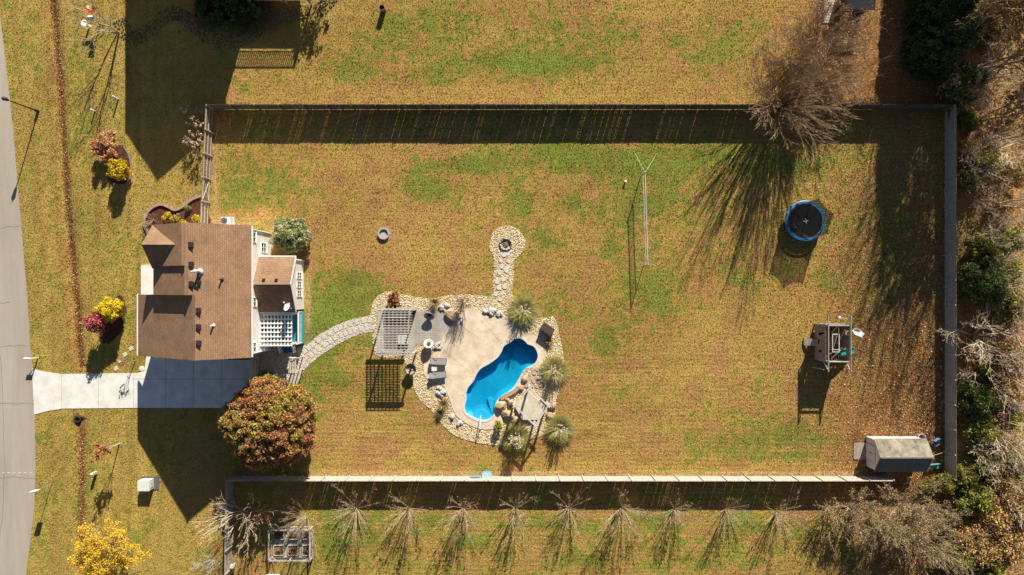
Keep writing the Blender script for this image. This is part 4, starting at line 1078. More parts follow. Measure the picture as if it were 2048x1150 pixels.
# rocks: white piles, tan boulders
M_wrock = mat('white_rock', (.30, .30, .30), .85, .3, 4, .5, 9, c2=(.60, .59, .57))
M_boulder = mat('tan_boulder', (.30, .20, .11), .9, .3, 1.5, .5, 6, c2=(.52, .39, .25), detail=7)
def rock(px, py, sx, sy, sz, label, seed, m, rz=0, group=None, name='rock', z=.05, sub=2):
    mb = MB(); c = T(px, py, z + sz * .22); mb.rock(c, (sx, sy, sz), seed, rz, sub=sub)
    return tagit(mb.build(name, m, origin=c), label, 'boulder' if name == 'boulder' else 'rock', group)
sd = 100
for (cx0, cy0, ex, ey, n, rot, lab) in ((985, 624, 19, 6, 30, .28, 'white rock in the long pile at the top edge of the pool deck'), (876, 692, 10, 5, 9, -.35, 'white rock in the curved pile beside the white saucer chair'), (881, 783, 9, 9, 18, .5, 'white rock in the pile below the two sun loungers'),
        (889, 614, 9, 6, 9, -.7, 'white rock in the pile between the tan boulder and the patio'), (921, 634, 3, 9, 7, -.3, 'white rock in the thin line below the tan boulder'), (921, 846, 7, 4, 7, .5, 'white rock in the small pile in gravel at the lower left of the pool'), (903, 831, 4, 5, 4, 0, 'white rock beside the straw grass clump left of the pool steps'), (1086, 760, 9, 6, 7, .4, 'white rock in the shade below the right-hand pampas clump')):
    for i in range(n):
        a, r_ = R.uniform(0, 6.283), math.sqrt(R.random()); u, v = ex * r_ * math.cos(a), ey * r_ * math.sin(a)
        s_ = R.uniform(.22, .52); sd += 1
        rock(cx0 + u * math.cos(rot) - v * math.sin(rot), cy0 + u * math.sin(rot) + v * math.cos(rot), s_ * 1.2, s_ * .85, s_ * .75, lab, sd, M_wrock, R.uniform(0, 3), 'rocks' + lab[10:], z=.07)
for i, (x, y, a, b_, h, rz, lab) in enumerate(((905, 629, 2.1, 1.35, .95, -.55, 'largest tan boulder, between the patio and the brown twiggy shrub'), (1003, 812, 1.6, 1.25, 1.0, .3, 'largest tan boulder by the pool end of the waterfall rocks'), (1016, 829, 1.7, 1.2, .9, -.5, 'tan boulder just left of the diamond frame, lower row'),
        (1022, 806, 1.0, .8, .8, .2, 'small tan boulder touching the left corner of the diamond frame'), (1048, 758, .9, .75, .7, .4, 'reddish tan boulder on the pool edge above the diamond frame'), (1042, 776, .8, .6, .5, .9, 'small tan boulder between pool edge and the top corner of the frame'), (1104, 812, 1.2, .8, .8, .6, 'tan boulder right of the diamond frame, upper of two'), (1100, 830, 1.0, .8, .7, -.4, 'tan boulder right of the diamond frame, lower of two'),
        (1030, 838, 1.1, .8, .6, .4, 'low tan boulder below the left corner of the diamond frame'), (1012, 795, 1.1, .7, .5, -.6, 'flat tan boulder on the pool edge beside the coping'))):
    rock(x, y, a * .92, b_ * .9, h * .8, lab, 40 + i, M_boulder, rz, name='boulder', z=.06, sub=3)
rock(1011, 862, .7, .6, .3, 'pale round stone lying in the gravel right of the handrail', 77, M_wrock)

# stone ledge along the pool edge
mb = MB(); pts = smooth_loop([(1001, 797), (1015, 789), (1030, 781), (1037, 772)], 5, False)
for a, b_ in zip(pts[:-1], pts[1:]): mb.bar(T(*a, .22), T(*b_, .22), .36, .22)
tagit(mb.build('stone_ledge', M_boulder, origin=T(1018, 786, .2)), 'narrow curved tan stone ledge running along the pool edge', 'ledge')
# flagstones behind the pool
M_flag = mat('tan_flagstone', (.38, .29, .20), .85, .25, 2, .3, 10, c2=(.56, .45, .32))
FLAG = []
for gy_ in range(6):
    for gx_ in range(6):
        x = 1046 + gx_ * 9 + (gy_ % 2) * 4 + R.uniform(-1.5, 1.5); y = 738 + gy_ * 8.2 + R.uniform(-1.5, 1.5)
        if x < 1044 + (y - 735) * -.35 + 6 or x > 1086 or (abs(x - 1060) + (y - 775) * 1.0 > 6 and y > 772): continue
        FLAG.append((x, y))
def flag(px, py, r, label, group, m, z, th, seed, name='flagstone', n=7):
    rr_ = random.Random(seed); pts = []
    for k in range(n):
        a = 6.283 * k / n + rr_.uniform(-.25, .25); q = r * rr_.uniform(.8, 1.12); pts.append((X(px) + q * math.cos(a), Y(py) + q * math.sin(a)))
    mb = MB(); mb.prism(pts, z - th, z + rr_.uniform(0, .012)); return tagit(mb.build(name, m, origin=T(px, py)), label, 'paving stone', group)
for i, (x, y) in enumerate(FLAG): flag(x, y, .235, 'tan flagstone in the paving between the pool and the right-hand pampas clump', 'flagstones by the pool', M_flag, .12, .08, i)
for i, (x, y) in enumerate(((1015, 506), (1008, 509), (1018, 523), (1002, 521), (1013, 540), (999, 545), (1007, 559), (1009, 574), (994, 563), (992, 588), (1016, 533), (1003, 533), (1000, 599), (998, 575))):
    flag(x, y, R.uniform(.2, .32), 'pale flat stone set in the gravel walk leading to the ringed fire pit', 'stones of the gravel walk', mat('pale_flag', (.50, .46, .40), .85, .2, 2, .2, 9, c2=(.66, .62, .56)), .10, .08, 60 + i)
# stepping stones of the curving path: two rows
cl = smooth_loop([(607, 714), (628, 697), (650, 680), (672, 667), (700, 656), (726, 649), (748, 647)], 6, False)
M_paver = mat('concrete_paver', (.47, .43, .36), .85, .15, 3, .2, 20, c2=(.62, .56, .48))
acc = 0; k = 0
for i in range(1, len(cl)):
    a, b_ = cl[i - 1], cl[i]; l = math.hypot(b_[0] - a[0], b_[1] - a[1]); acc += l
    if acc > 9.4:
        acc = 0; dx, dy = (b_[0] - a[0]) / l, (b_[1] - a[1]) / l; rz = math.atan2(-dy, dx)
        for s_ in (-1, 1):
            cx0, cy0 = b_[0] - dy * 7.2 * s_ + dx * 2.5 * s_, b_[1] + dx * 7.2 * s_ + dy * 2.5 * s_
            mb = MB(); mb.box(T(cx0, cy0, .03), (.34, .44, .07), rz=rz + R.uniform(-.06, .06)); tagit(mb.build('stepping_stone', M_paver, origin=T(cx0, cy0)), 'rectangular concrete stepping stone in the two rows of the curving gravel path', 'stepping stone', 'stepping stones of the curving path')
for i, (x, y) in enumerate(((543, 722), (557, 719), (569, 719), (559, 732), (571, 731), (548, 733))):
    mb = MB(); mb.box(T(x, y, .05), (.38, .44, .09), rz=R.uniform(-.1, .1)); tagit(mb.build('stepping_stone', M_paver, origin=T(x, y)), 'square stepping stone in the shaded gravel near the deck stairs', 'stepping stone', 'stepping stones by the deck stairs')
for i, (x, y) in enumerate(((262, 697), (250, 709), (240, 721), (232, 737))):
    mb = MB(); mb.box(T(x, y, .02), (.42, .38, .07), rz=.6); tagit(mb.build('stepping_stone', M_paver, origin=T(x, y)), 'grey square stepping stone in the front lawn, %s of the diagonal four' % ('topmost', 'second from the top', 'third from the top', 'nearest the driveway')[i], 'stepping stone', 'stepping stones in the front lawn')

# slatted arbor over the path beside the deck stairs
ab = thing('arbor', 'narrow pale slatted garden arbor over the path near the deck stairs', 'arbor', T(599, 725))
for xx in (592, 606):
    for yy in (713, 738): mb = MB(); mb.box((X(xx), Y(yy), 1.08), (.09, .09, 2.16)); mb.build('post', M_woodpale, ab)
for i in range(5): mb = MB(); mb.bar((X(592.5 + i * 3.2), Y(710), 2.25), (X(592.5 + i * 3.2), Y(741), 2.25), .085, .05); mb.build('slat', M_woodpale, ab)
for yy in (712, 726, 739): mb = MB(); mb.bar((X(590.5), Y(yy), 2.19), (X(607.5), Y(yy), 2.19), .05, .06); mb.build('crosspiece', M_woodpale, ab)
mb = MB(); mb.path([(X(599) + .38 * math.cos(a), Y(710.5), 2.2 + .3 * math.sin(a)) for a in [k * math.pi / 8 for k in range(9)]], .04); mb.build('arch', M_white, ab)
# diamond frame of posts and beams over a raised stone pad
dg = thing('timber_frame', 'diamond-shaped open timber frame over the pale stone pad beside the pool', 'pergola', T(1060, 815))
cn = [P(1059, 775, 2.5), P(1096, 811, 2.5), P(1070, 851, 2.5), P(1029, 811, 2.5)]
for c in cn: mb = MB(); mb.box((c.x, c.y, 1.25), (.17, .17, 2.5), rz=.78); mb.build('post', M_woodpale, dg)
for i in range(4):
    a, b_ = cn[i], cn[(i + 1) % 4]; d = (b_ - a).normalized() * .25; mb = MB(); zz = Vector((0, 0, .1 + .003 * i)); mb.bar(a - d + zz, b_ + d + zz, .12, .2); mb.build('beam', M_woodpale, dg)
for i in range(4):
    a, b_ = cn[i], cn[(i + 1) % 4]; d = (b_ - a).normalized(); mb = MB()
    mb.bar(a + Vector((0, 0, -.7)), a + d * .65, .07, .07); mb.bar(b_ + Vector((0, 0, -.7)), b_ - d * .65, .07, .07); mb.build('knee_brace', M_woodpale, dg)
pad = [(1058, 782), (1091, 812), (1076, 838), (1044, 838), (1030, 812)]
tagit(sheet('stone_pad', W(pad), None, .42, .4, mat('pale_pad', (.42, .39, .28), .85, .25, 1.3, .3, 8, c2=(.64, .58, .45), detail=8)), 'pale raised five-sided stone pad inside the diamond timber frame', 'stone pad')
# dark storage box, handrail
bx = thing('storage_box', 'dark brown rectangular storage box in the gravel beside the upper right pampas clump', 'storage box', T(1094, 657), rz=-.62)
mb = MB(); o_ = T(1094, 657); Mr = Matrix.Rotation(-.62, 3, 'Z')
def loc_box(par, name, c, size, m):
    mb = MB(); mb.box((c[0] + par.location.x, c[1] + par.location.y, c[2]), size); return mb.build(name, m, par)
M_bx = mat('brown_resin', (.075, .052, .042), .6, .15, 3)
loc_box(bx, 'body', (0, 0, .42), (1.25, .72, .74), M_bx); loc_box(bx, 'lid', (0, 0, .83), (1.33, .80, .08), M_bx)
for sx in (-.35, .35): loc_box(bx, 'latch', (sx, -.41, .74), (.1, .03, .1), M_black)
hr = thing('handrail', 'slim white handrail at the pool steps', 'handrail', T(961, 848))
mb = MB(); a = T(960.5, 852); mb.path([(a.x, a.y - .25, .08), (a.x, a.y - .25, .75), (a.x, a.y - .1, .92), (a.x + .02, a.y + .35, .92), (a.x + .03, a.y + .85, .55), (a.x + .03, a.y + 1.0, -.3)], .045); mb.build('rail_tube', M_white, hr)
mb = MB(); mb.lathe([(.01, .12), (.12, .12), (.12, .09)], (a.x, a.y - .25, 0), 14); mb.build('flange', M_steel, hr)

# fire pits on the lawn
fp = thing('fire_pit', 'pale concrete ring fire pit full of ash in the open lawn', 'fire pit', T(768, 467.5))
c = T(768, 467.5); mb = MB(); mb.lathe([(.60, 0), (.60, .26), (.44, .26), (.44, .03)], c, 28); mb.build('ring', mat('ring_concrete', (.38, .33, .28), .9, .25, 5), fp)
mb = MB(); mb.lathe([(.44, .05), (.2, .09), (.01, .1)], c, 20); mb.build('ash', mat('white_ash', (.45, .43, .40), .95, .25, 9), fp)
mb = MB(); mb.lathe([(.01, .012), (.78, .012)], (c.x, c.y - .05, 0), 24); mb.build('bare_collar', mat('bare_earth', (.36, .27, .18), .95, .3, 6), fp)
fp = thing('fire_pit', 'fire pit ringed with grey and white stones on the round gravel pad', 'fire pit', T(1011.5, 488.5))
c = T(1011.5, 488.5)
for k in range(13):
    a = 6.283 * k / 13; mb = MB(); mb.rock((c.x + .56 * math.cos(a), c.y + .56 * math.sin(a), .14), (.34, .24, .3), 300 + k, a + 1.57, sub=2)
    mb.build('ring_stone', M_wrock if k in (7, 8, 9, 10, 11, 3) else mat('slate_stone', (.15, .16, .17), .85, .3), fp)
mb = MB(); mb.lathe([(.01, .04), (.45, .05)], c, 18); mb.build('ash', mat('dark_ash', (.08, .06, .05), .95, .5, 9), fp)
mb = MB()
for k in range(7): a = R.uniform(0, 3.14); mb.tube((c.x - .3 * math.cos(a), c.y - .3 * math.sin(a) + R.uniform(-.1, .1), .08 + k * .015), (c.x + .3 * math.cos(a), c.y + .3 * math.sin(a), .09 + k * .015), .035)
mb.build('firewood', M_barkd, fp)

# volleyball net
vb = thing('volleyball_net', 'long thin volleyball net strung between two poles across the middle of the lawn', 'net', T(1284, 442))
A_, B_ = T(1286.7, 531.5), T(1281, 353)
for q in (A_, B_): mb = MB(); mb.tube(q, q + Vector((0, 0, 2.5)), .04, n=10); mb.lathe([(.01, 2.5), (.06, 2.53), (.01, 2.58)], q, 10); mb.build('pole', M_steel, vb)
for z, w in ((2.4, .07), (1.45, .04)): mb = MB(); mb.bar(A_ + Vector((0, 0, z)), B_ + Vector((0, 0, z)), .06, w); mb.build('tape', mat('net_tape', (.50, .48, .44), .9, .1), vb)
mb = MB(); mb.add([A_ + Vector((0, 0, 1.45)), B_ + Vector((0, 0, 1.45)), B_ + Vector((0, 0, 2.4)), A_ + Vector((0, 0, 2.4))], [(0, 1, 2, 3)]); mb.build('netting', netmat('string_net', (.62, .60, .56), .24), vb)
for q in (T(1268, 303), T(1313, 308)): mb = MB(); mb.tube(q, B_ + Vector((0, 0, 2.45)), .009, n=5); mb.tube(q, q + Vector((0, 0, .18)), .03); mb.build('guy_line', M_white, vb)
sp = thing('garden_light', 'tiny black and white light post alone in the lawn left of the net', 'light', T(1250, 363.5))
c = T(1250, 364); mb = MB(); mb.lathe([(.07, 0), (.07, .28), (.01, .28)], c, 12); mb.build('stem', M_dark, sp); mb = MB(); mb.lathe([(.13, .27), (.13, .33), (.02, .40)], c, 14); mb.build('cap', M_white, sp)

# trampoline
tp = thing('trampoline', 'round trampoline with bright blue pad and dark safety net', 'trampoline', T(1604, 444)); c = T(1604, 443.5)
Rt = 2.04
mb = MB(); mb.lathe([(Rt - .28, .90), (Rt - .02, .92), (Rt, .84), (Rt - .02, .82), (Rt - .28, .86), (Rt - .28, .90)], c, 64)
mb.build('pad', mat('blue_pad', (.015, .20, .52), .4, .25, 5, .2, 8, c2=(.05, .36, .78)), tp)
mb = MB(); mb.lathe([(.01, .83), (Rt - .30, .86)], c, 48); mat_o = mb.build('mat', mat('black_mat', (.020, .018, .019), .6, .3, 5), tp)
mb = MB(); mb.box((c.x + .02, c.y, .872), (.5, .07, .01), rz=.18); mb.box((c.x + .02, c.y, .874), (.07, .5, .01), rz=.18); mb.build('cross_mark', M_white, mat_o)
mb = MB(); mb.lathe([(Rt - .03, .78), (Rt + .02, .8), (Rt - .03, .82)], c, 48); mb.build('frame', M_steel, tp)
pl = []
for k in range(6):
    a = .26 + k * 1.0472; q = Vector((c.x + (Rt + .02) * math.cos(a), c.y + (Rt + .02) * math.sin(a), 0)); pl.append(q)
    mb = MB(); mb.tube(q, q + Vector((0, 0, 2.7)), .03); mb.build('net_pole', M_black, tp)
    d = Vector((-math.sin(a), math.cos(a), 0)); mb = MB(); mb.path([q - d * .5 + Vector((0, 0, .8)), q - d * .5 + Vector((0, 0, .04)), q + d * .5 + Vector((0, 0, .04)), q + d * .5 + Vector((0, 0, .8))], .028, 6); mb.build('leg', M_steel, tp)
mb = MB()
for k in range(6):
    p, q = pl[k], pl[(k + 1) % 6]; n = 6; ctr = Vector((c.x, c.y, 0)); low = []; up = []
    for i in range(n + 1):
        m_ = p.lerp(q, i / n); r_ = (m_ - ctr).normalized() * (Rt - .2); low.append(ctr + r_ + Vector((0, 0, .9))); sg = .5 * 4 * (i / n) * (1 - i / n) * .4; up.append(m_ + Vector((0, 0, 2.62 - sg)))
    for i in range(n): mb.add([low[i], low[i + 1], up[i + 1], up[i]], [(0, 1, 2, 3)])
mb.build('safety_net', netmat('black_netting', (.030, .026, .022), .72), tp)
mb = MB()
for k in range(6): mb.tube(pl[k] + Vector((0, 0, 2.64)), pl[(k + 1) % 6] + Vector((0, 0, 2.64)), .012, n=5)
mb.build('top_cord', M_black, tp)
mb = MB(); mb.rock((c.x - 1.25, c.y - .75, .95), (.7, .45, .25), 5, .4); mb.build('bundled_net', netmat('net_bundle', (.05, .05, .055), .85), tp)

# play tower
pt = thing('play_tower', 'wooden play tower with grey plank walls and long overhead beams in the leafy lawn', 'playset', T(1650, 683))
x0, x1, y0, y1 = X(1629), X(1672), Y(717), Y(648); H_ = 3.0
for xx in (x0, x1):
    for yy in (y0, y1): mb = MB(); mb.box((xx, yy, H_ / 2), (.13, .13, H_)); mb.build('post', M_wood2, pt)
    mb = MB(); mb.bar((xx, y0 - 1.0, H_ + .07), (xx, y1 + 1.0, H_ + .07), .1, .15); mb.build('top_beam', M_wood, pt)
for yy in (y0, y1): mb = MB(); mb.bar((x0, yy, H_ - .06), (x1, yy, H_ - .06), .06, .16); mb.build('cross_beam', M_woodpale, pt)
def plankwall(name, a, b_, z0, z1, n, holes=()):
    mb = MB(); a, b_ = Vector(a), Vector(b_); d = (b_ - a); L = d.length; d = d.normalized(); h = (z1 - z0) / n
    for i in range(n):
        za, zc = z0 + i * h, z0 + (i + 1) * h - .012; cuts = [(0, L)]
        for (s0, s1, h0, h1) in holes:
            if za < h1 and zc > h0:
                cuts = [q for (u, v) in cuts for q in ((u, min(v, s0)), (max(u, s1), v)) if q[1] - q[0] > .02]
        for u, v in cuts: mb.bar(a + d * u + Vector((0, 0, (za + zc) / 2)), a + d * v + Vector((0, 0, (za + zc) / 2)), .03, zc - za)
    return mb.build(name, M_wood, pt)
plankwall('plank_wall', (x0 - .08, y1, 0), (x0 - .08, y0, 0), .25, 2.75, 14, ((.75, 1.05, 1.2, 1.75), (2.5, 2.8, 1.2, 1.75), (1.45, 2.0, .2, 1.3), (.7, .9, 2.0, 2.3)))
plankwall('plank_wall', (x0, y1 + .08, 0), (x1, y1 + .08, 0), .5, 2.75, 12)
plankwall('plank_wall', (x1 + .08, y1, 0), (x1 + .08, y0, 0), .5, 2.75, 12, ((.5, 1.0, 1.9, 2.4), (2.3, 2.95, .9, 2.0)))
plankwall('plank_wall', (x0, y0 - .08, 0), (x1, y0 - .08, 0), .5, 2.7, 12)
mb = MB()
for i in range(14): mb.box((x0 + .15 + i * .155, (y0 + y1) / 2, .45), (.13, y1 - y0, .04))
mb.build('floor', mat('shade_darkened_wood', (.035, .026, .018), .9, .4, 4, c2=(.085, .062, .042)), pt)  # floor colour darkened to stand in for the shade inside the tower
mb = MB(); cx0, cy0 = X(1648), Y(681); zz = 2.55
for sx in (-.33, .33): mb.bar((cx0 + sx, cy0 - .93, zz), (cx0 + sx, cy0 + .93, zz), .07, .07)
for sy in (-.93, -.7, .93): mb.bar((cx0 - .36, cy0 + sy, zz + .003), (cx0 + .36, cy0 + sy, zz + .003), .07, .06)
mb.build('climbing_frame', M_woodpale, pt)
mb = MB()
for i in range(9): mb.bar((cx0 - .3, cy0 - .8 + i * .2, 1.35 + i * .12), (cx0 + .3, cy0 - .8 + i * .2, 1.35 + i * .12), .1, .035)
mb.build('ladder_rung', M_woodpale, pt)
for a, b_ in (((x0 + .3, y0 + .1, 1.3), (x0 + .7, y0 + .9, 2.5)), ((x0 + 1.1, y0 + .1, 1.3), (x0 + 1.4, y0 + 1.1, 2.6)), ((x1 - .3, y1 - .4, 2.6), (x1 - .55, y1 - 1.9, 1.4)), ((x0 + 1.1, y1 - .1, 2.6), (x0 + 1.0, y1 - .8, 1.6))):
    mb = MB(); mb.bar(a, b_, .14, .04); mb.build('brace', M_woodpale, pt)
for i, z in enumerate((1.5, 1.95, 2.4)): mb = MB(); mb.bar((x0 - .05, y0 - .9, z), (x0 - .75 + .15 * i, y0 - .75, z - .5), .06, .05); mb.build('monkey_rung', M_woodpale, pt)
for xx, s_ in ((x0, 1), (x0, -1), (x1, -1), (x1, 1)):
    ye = (y1 + .95) if s_ > 0 else (y0 - .95); mb = MB(); mb.bar((xx, (y1 if s_ > 0 else y0), 2.0), (xx + (.05 if xx == x0 else 0), ye, H_), .06, .08); mb.build('knee_brace', M_woodpale, pt)
mb = MB(); pts = [(x1 - .5, Y(702) , 1.35), (x1 + .1, Y(702), 1.33), (x1 + .7, Y(701.5), 1.0), (x1 + 1.35, Y(700.5), .35), (x1 + 1.75, Y(699), .22)]
for a, b_ in zip(pts[:-1], pts[1:]):
    mb.bar(a, b_, .55, .03)
    for s_ in (-.29, .29): mb.bar((a[0], a[1] + s_, a[2] + .09), (b_[0], b_[1] + s_, b_[2] + .09), .035, .2)
mb.build('slide', M_green, pt)
mb = MB(); mb.slab([(X(1606), Y(690), .25), (X(1628), Y(691), .95), (X(1628), Y(677), .95), (X(1606), Y(676), .25)], .06); mb.box((X(1609), Y(683), .12), (.3, .7, .2)); mb.build('ramp', M_wood2, pt)
mb = MB(); c = P(1714, 664, 1.75); Mx = Matrix.Rotation(-.5, 3, 'Z')
mb.lathe([(.02, -.1), (.3, -.06), (.42, .1), (.40, .12), (.28, 0), (.02, -.04)], c, 20, M=Mx @ Matrix.Diagonal((1.15, .8, 1))); mb.bar(c + Mx @ Vector((.2, 0, .1)), c + Mx @ Vector((.62, -.05, .16)), .5, .05); mb.tube((x1 + .1, c.y + .2, 2.2), c + Vector((-.3, .1, 0)), .04); mb.tube((c.x, c.y, 0), c, .05)
mb.build('white_seat', M_white, pt)
mb = MB(); c = P(1679, 635, 2.2); mb.rock(c, (.3, .3, .3), 3, sub=2); mb.tube((c.x + .1, c.y, c.z), (x1, y1 + .6, H_), .015, n=5); mb.build('ball', M_white, pt)

# garden shed and its ramp
sh = thing('garden_shed', 'white garden shed with mottled grey roof in the lower right corner', 'shed', T(1780, 900))
x0, x1, y0, y1, ym = X(1731), X(1829), Y(931), Y(872), Y(900); ze, zr_ = 1.9, 3.05
mb = MB(); pr = [(y0, .12), (y1, .12), (y1, ze), (ym, zr_ - .06), (y0, ze)]
mb.add([(x0, y, z) for y, z in pr] + [(x1, y, z) for y, z in pr], [(0, 1, 2, 3, 4), (9, 8, 7, 6, 5)] + [(i, i + 5, (i + 1) % 5 + 5, (i + 1) % 5) for i in range(5)]); mb.build('wall', mat('shed_vinyl', (.62, .60, .56), .55, .06, 2), sh)
M_shr = mat('mottled_shed_roof', (.09, .085, .065), .9, .4, 1.0, .3, 12, c2=(.36, .315, .24), detail=7)  # roof colour mottled between dark and pale grey-brown
mb = MB(); mb.slab([(x0 - .12, ym, zr_), (x1 + .12, ym, zr_), (x1 + .12, y1 + .15, ze - .04), (x0 - .12, y1 + .15, ze - .04)], .06); mb.build('roof', M_shr, sh)
mb = MB(); mb.slab([(x0 - .12, y0 - .15, ze - .04), (x1 + .12, y0 - .15, ze - .04), (x1 + .12, ym, zr_), (x0 - .12, ym, zr_)], .06)
for i in range(13):
    t = (i + .5) / 13; mb.bar((x0 - .12, y0 - .15 + (ym - y0 + .15) * t, ze - .03 + (zr_ - ze + .04) * t), (x1 + .12, y0 - .15 + (ym - y0 + .15) * t, ze - .03 + (zr_ - ze + .04) * t), .06, .07)
mb.build('ribbed_roof', mat('ribbed_grey_roof', (.28, .22, .16), .7, .25, 3), sh)
for s_ in (0, 1):
    mb = MB(); mb.box((x0 - .03, ym + (-.42 if s_ else .42), 1.05), (.04, .8, 1.75)); d = mb.build('door', mat('shed_door', (.58, .565, .53), .55, .06, 2), sh)
    mb = MB(); mb.box((x0 - .07, ym + (-.06 if s_ else .06), 1.05), (.04, .03, .25)); mb.build('handle', M_black, d)
mb = MB()
for yy in (ym - .86, ym, ym + .86): mb.box((x0 - .055, yy, 1.05), (.012, .025, 1.8))
mb.build('door_seam', M_dark, sh)
rm = thing('shed_ramp', 'grey plank ramp leading up to the shed doors', 'ramp', T(1719, 902))
mb = MB()
for i in range(9): mb.bar((X(1708) + i * .14, Y(918), .06 + i * .012), (X(1708) + i * .14, Y(885), .06 + i * .012), .125, .04)
mb.build('plank', M_wood2, rm); mb = MB()
for yy in (887, 902, 916): mb.bar((X(1708), Y(yy), .02), (X(1731), Y(yy), .10), .05, .05)
mb.build('joist', M_woodb, rm)
# things behind the shed
ch = thing('blue_chair', 'blue slatted garden chair tipped back in the leaves right of the shed', 'chair', T(1869, 883), rz=.5)
M_blw = mat('blue_wood', (.08, .20, .38), .7, .3, 5, c2=(.22, .38, .58))
loc_box(ch, 'seat', (0, 0, .38), (.5, .5, .05), M_dark)
for sx, sy, sl in ((0, .28, (.64, .08, .06)), (0, -.28, (.64, .08, .06)), (-.28, 0, (.08, .5, .06)), (.28, 0, (.08, .5, .06))): loc_box(ch, 'seat_rail', (sx, sy, .40), sl, M_blw)
for sx in (-.28, .28):
    for sy in (-.28, .28): loc_box(ch, 'leg', (sx, sy, .2), (.06, .06, .4), M_blw)
loc_box(ch, 'backrest', (0, .36, .62), (.6, .05, .45), M_blw)
bn = thing('green_bench', 'faded green slatted bench below the blue chair beside the shed', 'bench', T(1862, 931), rz=.12)
M_grw = mat('faded_green_paint', (.05, .22, .20), .7, .3, 4, c2=(.12, .36, .32))
for i in range(4): loc_box(bn, 'seat_slat', (0, -.2 + i * .13, .42), (1.0, .1, .03), M_grw)
for sx in (-.44, .44): loc_box(bn, 'leg', (sx, -.05, .2), (.07, .5, .4), M_grw)
loc_box(bn, 'backrest', (0, .3, .65), (1.0, .04, .35), M_grw)
pk = thing('plastic_tub', 'small pale pink plastic tub behind the shed roof corner', 'tub', T(1838, 873)); c = T(1838, 873)
mb = MB(); mb.lathe([(.28, 0), (.36, .5), (.38, .52), (.34, .52), (.26, .06), (.01, .06)], c, 18); mb.build('tub', mat('pink_plastic', (.55, .36, .36), .5, .1), pk); mb = MB(); mb.lathe([(.385, .5), (.40, .54), (.36, .54)], c, 18); mb.build('rim', M_white, pk)
mb = MB(); mb.tube(T(1852, 914, .2), T(1890, 896, .9), .04); tagit(mb.build('wooden_pole', M_wood2, origin=T(1870, 905)), 'grey wooden pole leaning from the ground to the right fence', 'pole')
# blue bin and board leaning on the bottom fence
bb = thing('blue_bin', 'pale blue plastic bin standing against the sunlit bottom fence', 'bin', T(975, 947)); M_pb = mat('pale_blue_plastic', (.16, .30, .42), .4, .2, 4)
c = T(974, 946.2); mb = MB(); mb.box((c.x, c.y, .45), (.9, .42, .85)); mb.build('body', M_pb, bb); mb = MB(); mb.box((c.x, c.y, .9), (.98, .5, .07)); mb.build('lid', mat('pale_blue_lid', (.34, .52, .62), .4, .15, 4), bb)
mb = MB(); c = T(951, 949); mb.box((c.x, c.y, .75), (1.0, .06, .5)); tagit(mb.build('blue_board', M_pb, origin=c), 'narrow blue board on the bottom fence just left of the blue bin', 'board')

# vegetable beds inside a low railed enclosure
ve = thing('garden_enclosure', 'low grey timber enclosure with six planted beds at the bottom left', 'garden enclosure', T(590, 1077))
x0, x1, y0, y1 = X(545), X(626), Y(1113), Y(1053); hz = 1.05
for xx in (x0, (x0 + x1) / 2, x1):
    for yy in (y0, y1): mb = MB(); mb.box((xx, yy, hz / 2), (.11, .11, hz)); mb.build('post', M_wood3, ve)
for a, b_ in (((x0, y0), (x1, y0)), ((x0, y1), (x1, y1)), ((x0, y0), (x0, y1)), ((x1, y0), (x1, y1))):
    mb = MB(); mb.bar((*a, hz + .03), (*b_, hz + .03), .14, .05); mb.bar((*a, .12), (*b_, .12), .05, .2); mb.build('rail', M_wood3, ve)
for (a, b_) in (((x0, y0), (1, 0)), ((x1, y0), (-1, 0)), ((x1, y0), (0, 1)), ((x1, y1), (0, -1)), ((x1, y1), (-1, 0)), ((x0, y1), (1, 0))):
    mb = MB(); mb.bar((a[0] + b_[0] * .03, a[1] + b_[1] * .03, .25), (a[0] + b_[0] * .8, a[1] + b_[1] * .8, hz), .05, .06); mb.build('brace', M_wood3, ve)
mb = MB()
for a, b_ in (((x0, y0), (x1, y0)), ((x0, y1), (x1, y1)), ((x0, y0), (x0, y1)), ((x1, y0), (x1, y1))): mb.add([(*a, .2), (*b_, .2), (*b_, hz), (*a, hz)], [(0, 1, 2, 3)])
mb.build('wire_mesh', netmat('wire_netting', (.3, .3, .3), .13), ve)
ww = x1 - x0; hh = y1 - y0
for ix, (u0, u1) in enumerate(((.05, .30), (.40, .64), (.76, .96))):
    for iy, (v0, v1) in enumerate(((.06, .40), (.60, .94))):
        a, b_, c, d = x0 + u0 * ww, x0 + u1 * ww, y0 + v0 * hh, y0 + v1 * hh
        bed = thing('raised_bed', 'raised bed in the %s corner of the timber enclosure' % ('upper' if iy else 'lower') if 0 else '%s %s raised bed of brown soil inside the timber enclosure' % (('lower', 'upper')[iy], ('left', 'middle', 'right')[ix]), 'raised bed', ((a + b_) / 2, (c + d) / 2, 0))
        mb = MB(); 
        for p, q in (((a, c), (b_, c)), ((a, d), (b_, d))): mb.bar((*p, .15), (*q, .15), .06, .3)
        for p, q in (((a, c + .03), (a, d - .03)), ((b_, c + .03), (b_, d - .03))): mb.bar((*p, .147), (*q, .147), .06, .3)
        mb.build('board', M_wood3, bed); mb = MB(); mb.box(((a + b_) / 2, (c + d) / 2, .1), (b_ - a - .06, d - c - .06, .2)); mb.build('soil', mat('dry_soil', (.13, .07, .035), .95, .5, 5, .8, 9, c2=(.36, .20, .10)), bed)
        V, F, cc = clumps(np.array([((a + b_) / 2 + R.uniform(-.12, .12), (c + d) / 2 + R.uniform(-.1, .1), .24) for _ in range(7)]), .34, 26, .06, [(.22, .12, .05), (.12, .07, .03), (.30, .2, .1)], 90 + ix * 2 + iy); np_obj('dead_plants', V, F, M_leafopaque, bed, cc)
